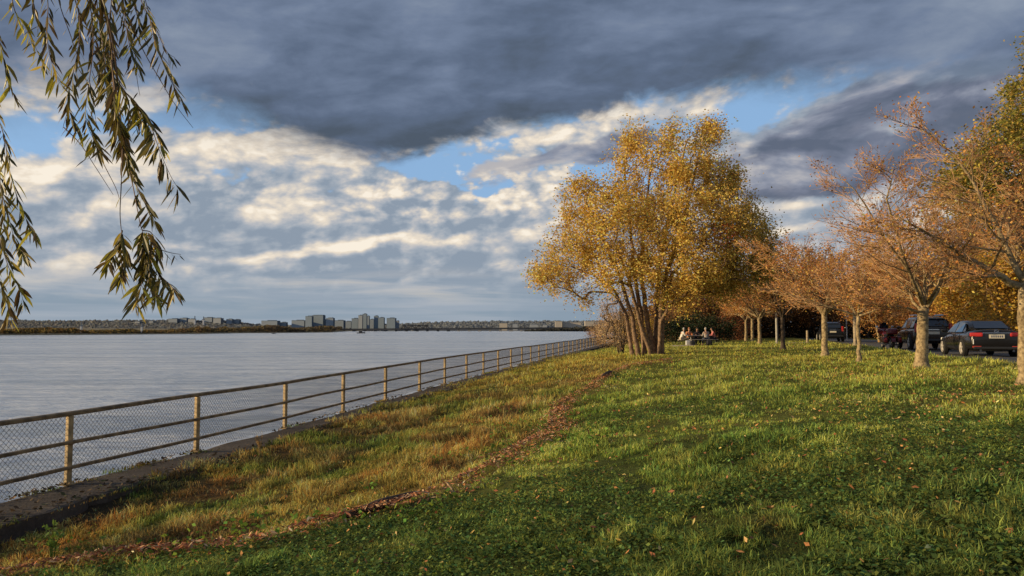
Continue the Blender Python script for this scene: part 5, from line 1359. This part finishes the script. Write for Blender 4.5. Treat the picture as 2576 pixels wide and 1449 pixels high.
mb = MB(); mb.box((0, -.08, 2.9), (.5, .03, 1.1), bev=.01); pl = mb.build('sign_panel', m_sign, a_)
mb = MB(); mb.box((0, -.105, 2.9), (.40, .012, .9)); mb.build('sign_field', m_signw, pl)
# ---------------------------------------------------------------- picnic party
m_skin = mat('skin', (.48, .27, .17), .55); m_hair_d = mat('dark_hair', (.03, .02, .015), .7); m_hair_g = mat('grey_hair', (.42, .38, .34), .7)
CL_ = {'white': (.72, .68, .60), 'orange': (.60, .24, .10), 'grey': (.33, .30, .27), 'pink': (.52, .17, .15), 'black': (.025, .025, .03), 'beige': (.45, .36, .24), 'navy': (.03, .04, .07)}
m_cl = {k: mat('cloth_' + k, v, .9, vary=.15, vscale=20) for k, v in CL_.items()}
def skinned(name, verts, edges, radii, m, parent, root_i=0, sub=2):
    me = bpy.data.meshes.new(name); me.from_pydata([tuple(v) for v in verts], edges, []); me.update()
    o = link(name, me, m, parent)
    md = o.modifiers.new('skin', 'SKIN'); md.use_smooth_shade = True
    sv = me.skin_vertices[0].data
    for k, r_ in enumerate(radii): sv[k].radius = (r_, r_) if isinstance(r_, (int, float)) else r_; sv[k].use_root = (k == root_i)
    ms = o.modifiers.new('subdivision', 'SUBSURF'); ms.levels = ms.render_levels = sub
    return o
def person(loc, rz, top, legs, hair, label, lean=.12, reach=.34, head_turn=0.0, hood=None):
    """seated figure facing +x, hips at z=.47; loc is the ground under the hips"""
    root = empty('person', loc, rz); tag(root, label, 'person')
    hip = Vector((0, 0, .52)); chest = hip + Vector((lean * .8, 0, .34)); neck = hip + Vector((lean * 1.25, 0, .53)); head = neck + Vector((.05, 0, .17))
    V, E, Rr = [hip, hip + Vector((lean * .4, 0, .17)), chest, neck, neck + Vector((.02, 0, .06)), head, head + Vector((.01, 0, .08))], [(0, 1), (1, 2), (2, 3), (3, 4), (4, 5), (5, 6)], [(.15, .12), (.135, .105), (.16, .11), (.075, .07), .052, (.078, .092), (.07, .085)]
    hands, feet, arms = [], [], []
    for s_ in (-1, 1):
        k = len(V)
        sh = chest + Vector((.0, s_ * .19, .12)); el_ = sh + Vector((.13, s_ * .06, -.26)); wr = el_ + Vector((reach * .72, -s_ * .07, .07)); pm = wr + Vector((.07, -s_ * .01, .0))
        V += [sh, el_, wr, pm]; E += [(2, k), (k, k + 1), (k + 1, k + 2), (k + 2, k + 3)]; Rr += [.062, .046, .032, (.038, .018)]
        base_k = k + 3
        for f_, (dy_, ln) in enumerate(((-.030, .065), (-.010, .078), (.010, .074), (.030, .058))):
            q = len(V); V += [pm + Vector((.045, dy_, -.002)), pm + Vector((.045 + ln * .6, dy_ * 1.1, -.012)), pm + Vector((.045 + ln, dy_ * 1.1, -.034))]; E += [(base_k, q), (q, q + 1), (q + 1, q + 2)]; Rr += [.0095, .0085, .007]
        q = len(V); V += [pm + Vector((.015, -s_ * .042, -.004)), pm + Vector((.05, -s_ * .055, -.014))]; E += [(base_k, q), (q, q + 1)]; Rr += [.011, .009]
        k = len(V)
        hj = hip + Vector((.04, s_ * .10, -.02)); kn = hj + Vector((.43, s_ * .05, .03)); an = Vector((kn.x + .02, kn.y, .09)); to = an + Vector((.17, s_ * .02, -.045))
        V += [hj, kn, an, to]; E += [(0, k), (k, k + 1), (k + 1, k + 2), (k + 2, k + 3)]; Rr += [.095, .065, .045, (.045, .032)]
        arms.append((sh, el_, wr)); feet.append((hj, kn, an))
    skinned('body', V, E, Rr, m_skin, root)
    # clothes
    V2 = [hip + Vector((0, 0, -.01)), hip + Vector((lean * .4, 0, .17)), chest, neck - Vector((0, 0, .02))]; E2 = [(0, 1), (1, 2), (2, 3)]; R2 = [(.175, .145), (.16, .13), (.18, .13), (.085, .08)]
    for sh, el_, wr in arms:
        k = len(V2); V2 += [sh, el_, el_.lerp(wr, .85)]; E2 += [(2, k), (k, k + 1), (k + 1, k + 2)]; R2 += [.078, .060, .045]
    skinned('jacket', V2, E2, R2, m_cl[top], root)
    V3, E3, R3 = [hip + Vector((0, 0, -.03))], [], [(.165, .13)]
    for hj, kn, an in feet:
        k = len(V3); V3 += [hj, kn, an + Vector((0, 0, .02))]; E3 += [(0, k), (k, k + 1), (k + 1, k + 2)]; R3 += [.108, .078, .062]
    skinned('trousers', V3, E3, R3, m_cl[legs], root)
    for s_, (hj, kn, an) in zip((-1, 1), feet):
        mb = MB(); mb.box((an.x + .06, an.y, .045), (.27, .10, .09), bev=.035); mb.build('shoe', m_cl['black'], root)
    hd = bmesh.new(); bmesh.ops.create_uvsphere(hd, u_segments=14, v_segments=10, radius=1)
    for v in hd.verts: v.co = Vector((v.co.x * .098, v.co.y * .088, v.co.z * .115)) + head + Vector((-.012, 0, .045))
    bmesh.ops.delete(hd, geom=[v for v in hd.verts if (v.co.x - head.x) > .035 and v.co.z < head.z + .085 or v.co.z < head.z - .06], context='VERTS')
    mb = MB(); mb.bm(hd); mb.build('hood' if hood else 'hair', m_cl[hood] if hood else hair, root, smooth=True)
    mb = MB()
    for s_ in (-1, 1): mb.box(head + Vector((.092, s_ * .032, .02)), (.012, .020, .010), bev=.003)
    mb.build('eyes', m_hair_d, root)
    mb = MB(); mb.box(head + Vector((.105, 0, -.01)), (.03, .022, .04), bev=.008); mb.build('nose', m_skin, root)
    mb = MB(); mb.box(head + Vector((.092, 0, -.048)), (.012, .045, .010), bev=.003); mb.build('mouth', m_cl['pink'], root)
    return root
YP = 57.0
tb = stand(1754, YP); TZ = tb.z
m_table = mat('grey_table', (.30, .28, .25), .7, vary=.25, vscale=6); m_bench = mat('pale_bench', (.52, .45, .36), .7, vary=.2)
pt = empty('picnic_table', tb, R(4)); tag(pt, 'grey picnic table with benches where the group sits on the lawn', 'table')
mb = MB()
for k in range(5): mb.box((0, -.30 + k * .15, .74), (1.8, .14, .045), bev=.006)
mb.build('tabletop', m_table, pt)
for s_ in (-1, 1):
    mb = MB()
    for k in range(2): mb.box((0, s_ * (.66 + k * .14), .45), (1.8, .13, .04), bev=.006)
    mb.build('bench', m_bench, pt)
for x_ in (-.65, .65):
    for s_ in (-1, 1):
        mb = MB(); mb.tube([(x_, s_ * .66, 0), (x_, s_ * .16, .72)], .042, 6); mb.build('leg', m_table, pt)
    mb = MB(); mb.tube([(x_, -.76, .41), (x_, .76, .41)], .035, 6); mb.build('crossbar', m_table, pt)
def seat(dx_, side, *a, **k):
    """someone on the near (-1) or far (+1) bench"""
    o = pt.matrix_basis @ Vector((dx_, side * .74, 0)); p = Vector((tb.x + dx_ * math.cos(R(4)) - side * .74 * math.sin(R(4)), tb.y + dx_ * math.sin(R(4)) + side * .74 * math.cos(R(4)), 0))
    p.z = TZ
    return person(p, R(4) + (PI / 2 if side < 0 else -PI / 2), *a, **k)
person(Vector((tb.x - 1.32, tb.y - .1, gz(tb.x - 1.32, tb.y - .1))), R(10), 'white', 'beige', m_hair_g, 'person in a white top sitting at the left end of the picnic table', lean=.16, reach=.3)
seat(-.50, 1, 'orange', 'black', m_hair_d, 'person in an orange hooded jacket at the far side of the picnic table', lean=.1, hood='orange')
seat(.10, 1, 'black', 'black', m_hair_d, 'person in dark clothes at the far side of the picnic table', lean=.14)
seat(.42, -1, 'grey', 'navy', m_hair_g, 'grey-haired person in a grey coat with back to the viewer', lean=.12)
person(Vector((tb.x + 1.30, tb.y + .05, gz(tb.x + 1.30, tb.y + .05))), PI - R(8), 'pink', 'black', m_hair_d, 'person in a pink top sitting at the right end of the picnic table', lean=.14, reach=.3)
def stool(x_, y_, label):
    o = empty('camp_stool', (x_, y_, gz(x_, y_))); tag(o, label, 'stool')
    mb = MB(); mb.box((0, 0, .42), (.42, .40, .05), bev=.015); mb.build('seat', m_bench, o)
    for sx in (-1, 1):
        for sy in (-1, 1):
            mb = MB(); mb.tube([(sx * .17, sy * .16, .40), (sx * .2, sy * .18, 0)], .018, 6); mb.build('leg', m_trim, o)
stool(tb.x - 1.34, tb.y - .1, 'small stool under the person in white'); stool(tb.x + 1.32, tb.y + .05, 'small stool under the person in pink')
# things standing around the party
m_bag = mat('dark_bag', (.03, .03, .035), .8, vary=.3); m_cool = mat('pale_cooler', (.62, .62, .60), .5)
def bag(px, y, label, m, name='rucksack'):
    o = empty(name, stand(px, y)); tag(o, label, 'bag' if name == 'rucksack' else 'cool box')
    mb = MB(); mb.box((0, 0, .19), (.36, .24, .38), bev=.07); mb.build('body', m, o)
    mb = MB(); mb.tube([(-.08, 0, .37), (-.06, 0, .45), (.06, 0, .45), (.08, 0, .37)], .015, 6); mb.build('handle', m_trim, o)
bag(1741, 55.6, 'black rucksack on the grass in front of the picnic table', m_bag); bag(1782, 55.9, 'dark rucksack at the right foot of the picnic table', m_bag); bag(1729, 55.9, 'pale cool box on the grass left of the black rucksack', m_cool, 'cool_box')
bl = empty('picnic_blanket', stand(1716, 55.2)); tag(bl, 'tan blanket spread on the grass left of the picnic table', 'blanket')
V, Q = [], []
for a_ in range(9):
    for b_ in range(7):
        x_, y_ = -.8 + a_ * .2, -.6 + b_ * .2; V.append((x_, y_, gz(bl.location.x + x_, bl.location.y + y_) - bl.location.z + .05 + .03 * float(vn1(a_ * .9, b_ * .9))))
for a_ in range(8):
    for b_ in range(6): k = a_ * 7 + b_; Q.append((k, k + 7, k + 8, k + 1))
link('cloth', mesh_np('cloth', V, [Q]), m_cl['beige'], bl, smooth=True)

# ---------------------------------------------------------------- weeping willow overhead: trunk beside the viewer, branches hanging into view
m_wbark = mat('willow_bark', (.13, .095, .06), .9, vary=.4, vscale=7, bump=.7, bscale=12); m_wstem = mat('willow_stem', (.15, .085, .05), .7)
wb = Vector((-5.6, -1.6, gz(-5.6, -1.6)))
wl = empty('willow_tree', wb); tag(wl, 'willow with long narrow olive leaves hanging in strands over the near bank', 'tree')
def W(px, py, y): return at(px, py, y) - wb
mb = MB(); mb.tube([(0, 0, -.3), (.05, .1, .8), (.1, .3, 2.0), (.25, .6, 3.2)], [.42, .33, .29, .26], 14); mb.build('trunk', m_wbark, wl, smooth=True)
mb = MB(); hub = Vector((.25, .6, 3.2))
ends = [W(-60, -340, 3.9), W(230, -330, 3.7), W(420, -360, 3.8), W(-260, -260, 4.4)]
for e in ends: mb.tube([hub, hub.lerp(e, .4) + Vector((0, 0, .5)), e + Vector((0, 0, .12)), e + (e - hub).normalized() * .5], [.13, .09, .05, .02], 8)
mb.build('limbs', m_wbark, wl, smooth=True)
WPAL = np.array([[.095, .088, .022], [.12, .10, .026], [.08, .08, .022], [.18, .14, .03], [.11, .07, .026]])
YEL = np.array([[.48, .42, .05], [.40, .36, .05], [.52, .38, .06]])  # sunlit yellow put into the leaf colour
BRN = np.array([[.19, .125, .04], [.24, .16, .05], [.15, .095, .035]])
def wleaf(mb, cols, p, d, L, w, col):
    """narrow pointed leaf with a fold along its midrib and a drooping tip"""
    d = d.normalized(); s_ = d.cross(Vector((rnd.gauss(0, 1), rnd.gauss(0, 1), rnd.gauss(0, .4)))).normalized(); u = s_.cross(d)
    pts = []; cur = rnd.uniform(.02, .34); sw = rnd.uniform(-.16, .16)
    for t_, ww in ((0, .05), (.22, .7), (.5, 1.0), (.78, .62), (1.0, .02)):
        c = p + d * (L * t_) + Vector((0, 0, -L * cur * t_ * t_)) + s_ * (L * sw * t_ * t_); pts.append((c - s_ * w * ww * .5 + u * w * .16 * ww, c, c + s_ * w * ww * .5 + u * w * .16 * ww))
    V = [q[:] for tri in pts for q in tri]; Fc = []
    for k in range(4):
        for j in range(2): Fc.append((k * 3 + j, k * 3 + j + 1, k * 3 + j + 4, k * 3 + j + 3))
    mb.add(V, Fc); cols.append(np.tile(np.array(col)[None], (15, 1)))
def strand(pts, y, dens=1.0, L=.085, start=.0, stop=1.0, yel=.06, brn=.08, side=None, stem_r=.0022, sub=True, spread=.9):
    """hanging branch through picture points at depth y; leaves between the fractions start and stop"""
    P = [W(px, py, y + .10 * math.sin(k * 1.7 + y * 9)) for k, (px, py) in enumerate(pts)]
    sm = []
    for k in range(len(P) - 1):
        p0, p1, p2, p3 = P[max(0, k - 1)], P[k], P[k + 1], P[min(len(P) - 1, k + 2)]
        for j in range(6):
            t_ = j / 6; sm.append(.5 * ((2 * p1) + (p2 - p0) * t_ + (2 * p0 - 5 * p1 + 4 * p2 - p3) * t_ ** 2 + (3 * p1 - p0 - 3 * p2 + p3) * t_ ** 3))
    sm.append(P[-1])
    root = None
    st = MB(); n = len(sm); st.tube(sm, [stem_r * (1.25 - .85 * k / n) for k in range(n)], 5)
    br = st.build('hanging_branch', m_wstem, wl)
    lf, cols = MB(), []
    tot = sum((b_ - a_).length for a_, b_ in zip(sm[:-1], sm[1:]))
    m_ = int(tot * 47 * dens)
    for k in range(m_):
        t_ = start + (stop - start) * (k + rnd.random() * .6) / max(1, m_)
        p, d = pos_on(sm, t_)
        sgn = 1 if k % 2 else -1
        if side: sgn = side if rnd.random() < .8 else -side
        out = Vector((sgn * rnd.uniform(.25, spread), rnd.gauss(0, .45), -rnd.uniform(.55, 1.1)))
        dd = (d * .45 + out).normalized()
        u_ = rnd.random()
        pal = YEL if u_ < yel * 1.3 + .10 else (BRN if u_ < yel + brn else WPAL)
        c = pal[rnd.randrange(len(pal))] * math.exp(rnd.gauss(0, .25))
        l_ = L * rnd.uniform(.6, 1.15); q = p + dd * .008
        wleaf(lf, cols, q, dd, l_, l_ * rnd.uniform(.15, .23), c)
    if lf.n: link('leaves', lf.mesh('leaves', np.concatenate(cols)), m_leafw, br)
    return br
m_leafw = mat('willow_leaves', attr='tint', rough=.45, trans=.30, spec=.4)
rnd.seed(77)
T = -90
# far-left strands that run down the picture edge
strand([(-30, T), (-18, 40), (0, 110), (18, 190), (38, 250)], 3.6, 1.0, side=1)
strand([(-40, 180), (-10, 280), (12, 350), (22, 420), (45, 500), (70, 560), (88, 582)], 3.5, 1.25, yel=.25)
strand([(-60, 250), (-30, 380), (0, 470), (20, 540), (40, 610), (64, 640)], 3.6, 1.3, yel=.16)
strand([(-50, 420), (-15, 540), (5, 620), (25, 680), (48, 720), (60, 765)], 3.5, 1.3, yel=.18)
strand([(-60, 500), (-30, 620), (-5, 700), (15, 750), (24, 800)], 3.55, 1.4, yel=.45)
strand([(-60, 200), (-25, 330), (-5, 430), (8, 520), (0, 600)], 3.4, 1.2, yel=.2)
# upper left sprays, sunlit look put in as yellow leaves
strand([(20, T), (35, 20), (60, 60), (85, 110), (112, 172)], 3.8, 1.1, yel=.55)
strand([(70, T), (80, -20), (90, 40), (118, 80)], 3.7, .9, yel=.1)
strand([(100, T), (120, 0), (118, 80), (128, 150), (150, 210)], 3.6, 1.25, yel=.18)
strand([(130, T), (150, 10), (178, 90), (205, 170), (230, 240), (245, 330)], 3.7, .35, L=.06)
# central thick bundle
strand([(150, T), (195, 20), (200, 100), (185, 180), (170, 260), (195, 330)], 3.5, 1.7, brn=.2, yel=.12)
strand([(200, T), (225, 0), (235, 110), (225, 200), (215, 290), (235, 350), (250, 378)], 3.4, 1.6, brn=.12, yel=.12)
strand([(230, T), (260, 20), (280, 120), (285, 210), (292, 300), (302, 370)], 3.3, 1.8, brn=.22, stem_r=.004)
strand([(240, T), (245, 20), (255, 90), (265, 170), (262, 240)], 3.45, 1.7, yel=.08)
strand([(260, T), (280, -10), (270, 90), (262, 170), (275, 260), (300, 330)], 3.6, 1.4, brn=.12)
strand([(190, T), (240, 60), (285, 160), (310, 240), (330, 300), (360, 330)], 3.7, .5, L=.07)
strand([(270, 40), (290, 150), (302, 280), (308, 360), (305, 460), (302, 540), (308, 600)], 3.3, .06, stem_r=.0035)
strand([(280, 150), (300, 300), (318, 400), (335, 470), (352, 560), (362, 590)], 3.3, .12, stem_r=.0032)
strand([(296, 300), (310, 370), (325, 420), (345, 470), (372, 520), (388, 555)], 3.3, 1.5, side=1, brn=.05)
strand([(300, 210), (322, 240), (352, 275), (380, 320), (402, 380), (428, 440), (452, 480)], 3.25, 1.3, side=-1, L=.10, brn=.03)
strand([(340, 260), (370, 290), (392, 335), (408, 372)], 3.3, 1.1, L=.10, brn=.05)
strand([(285, 240), (300, 300), (308, 350), (320, 392)], 3.4, 1.6, brn=.15)
# right hand sprays at the top
strand([(300, T), (310, 0), (318, 70), (330, 130), (350, 170)], 3.5, 1.5)
strand([(320, T), (330, -10), (345, 40), (352, 90)], 3.6, 1.3)
strand([(335, T), (355, 0), (378, 50), (392, 110), (415, 170), (438, 220), (456, 258)], 3.4, 1.0, L=.09)
strand([(350, T), (368, 10), (395, 80), (420, 130), (440, 145)], 3.5, .6, L=.07)
strand([(330, 60), (362, 130), (402, 200), (440, 262), (486, 322)], 3.45, .10, L=.05)
strand([(280, T), (300, 30), (335, 110), (345, 200), (352, 240)], 3.6, .12, L=.06)
# lower hanging end
strand([(308, 580), (300, 610), (286, 640), (268, 660)], 3.3, 1.7, brn=.35)
strand([(308, 590), (312, 640), (308, 680), (300, 700)], 3.3, 1.9, brn=.15, yel=.12)
strand([(360, 580), (380, 585), (390, 610), (395, 640)], 3.3, 2.0, brn=.5)
strand([(358, 585), (362, 640), (360, 690), (350, 740), (338, 764)], 3.3, 2.2, brn=.18, yel=.14)
strand([(362, 600), (380, 650), (400, 690), (424, 712), (443, 734)], 3.3, 1.9, brn=.08)
strand([(368, 620), (372, 680), (380, 730), (398, 746)], 3.35, 2.0, brn=.08, yel=.18)
strand([(380, 610), (405, 628), (430, 636), (455, 640)], 3.3, .5, brn=.3, L=.06)
strand([(230, 330), (255, 400), (290, 470), (300, 500)], 3.5, .05)
strand([(160, 320), (200, 360), (240, 420), (285, 490)], 3.6, .06)
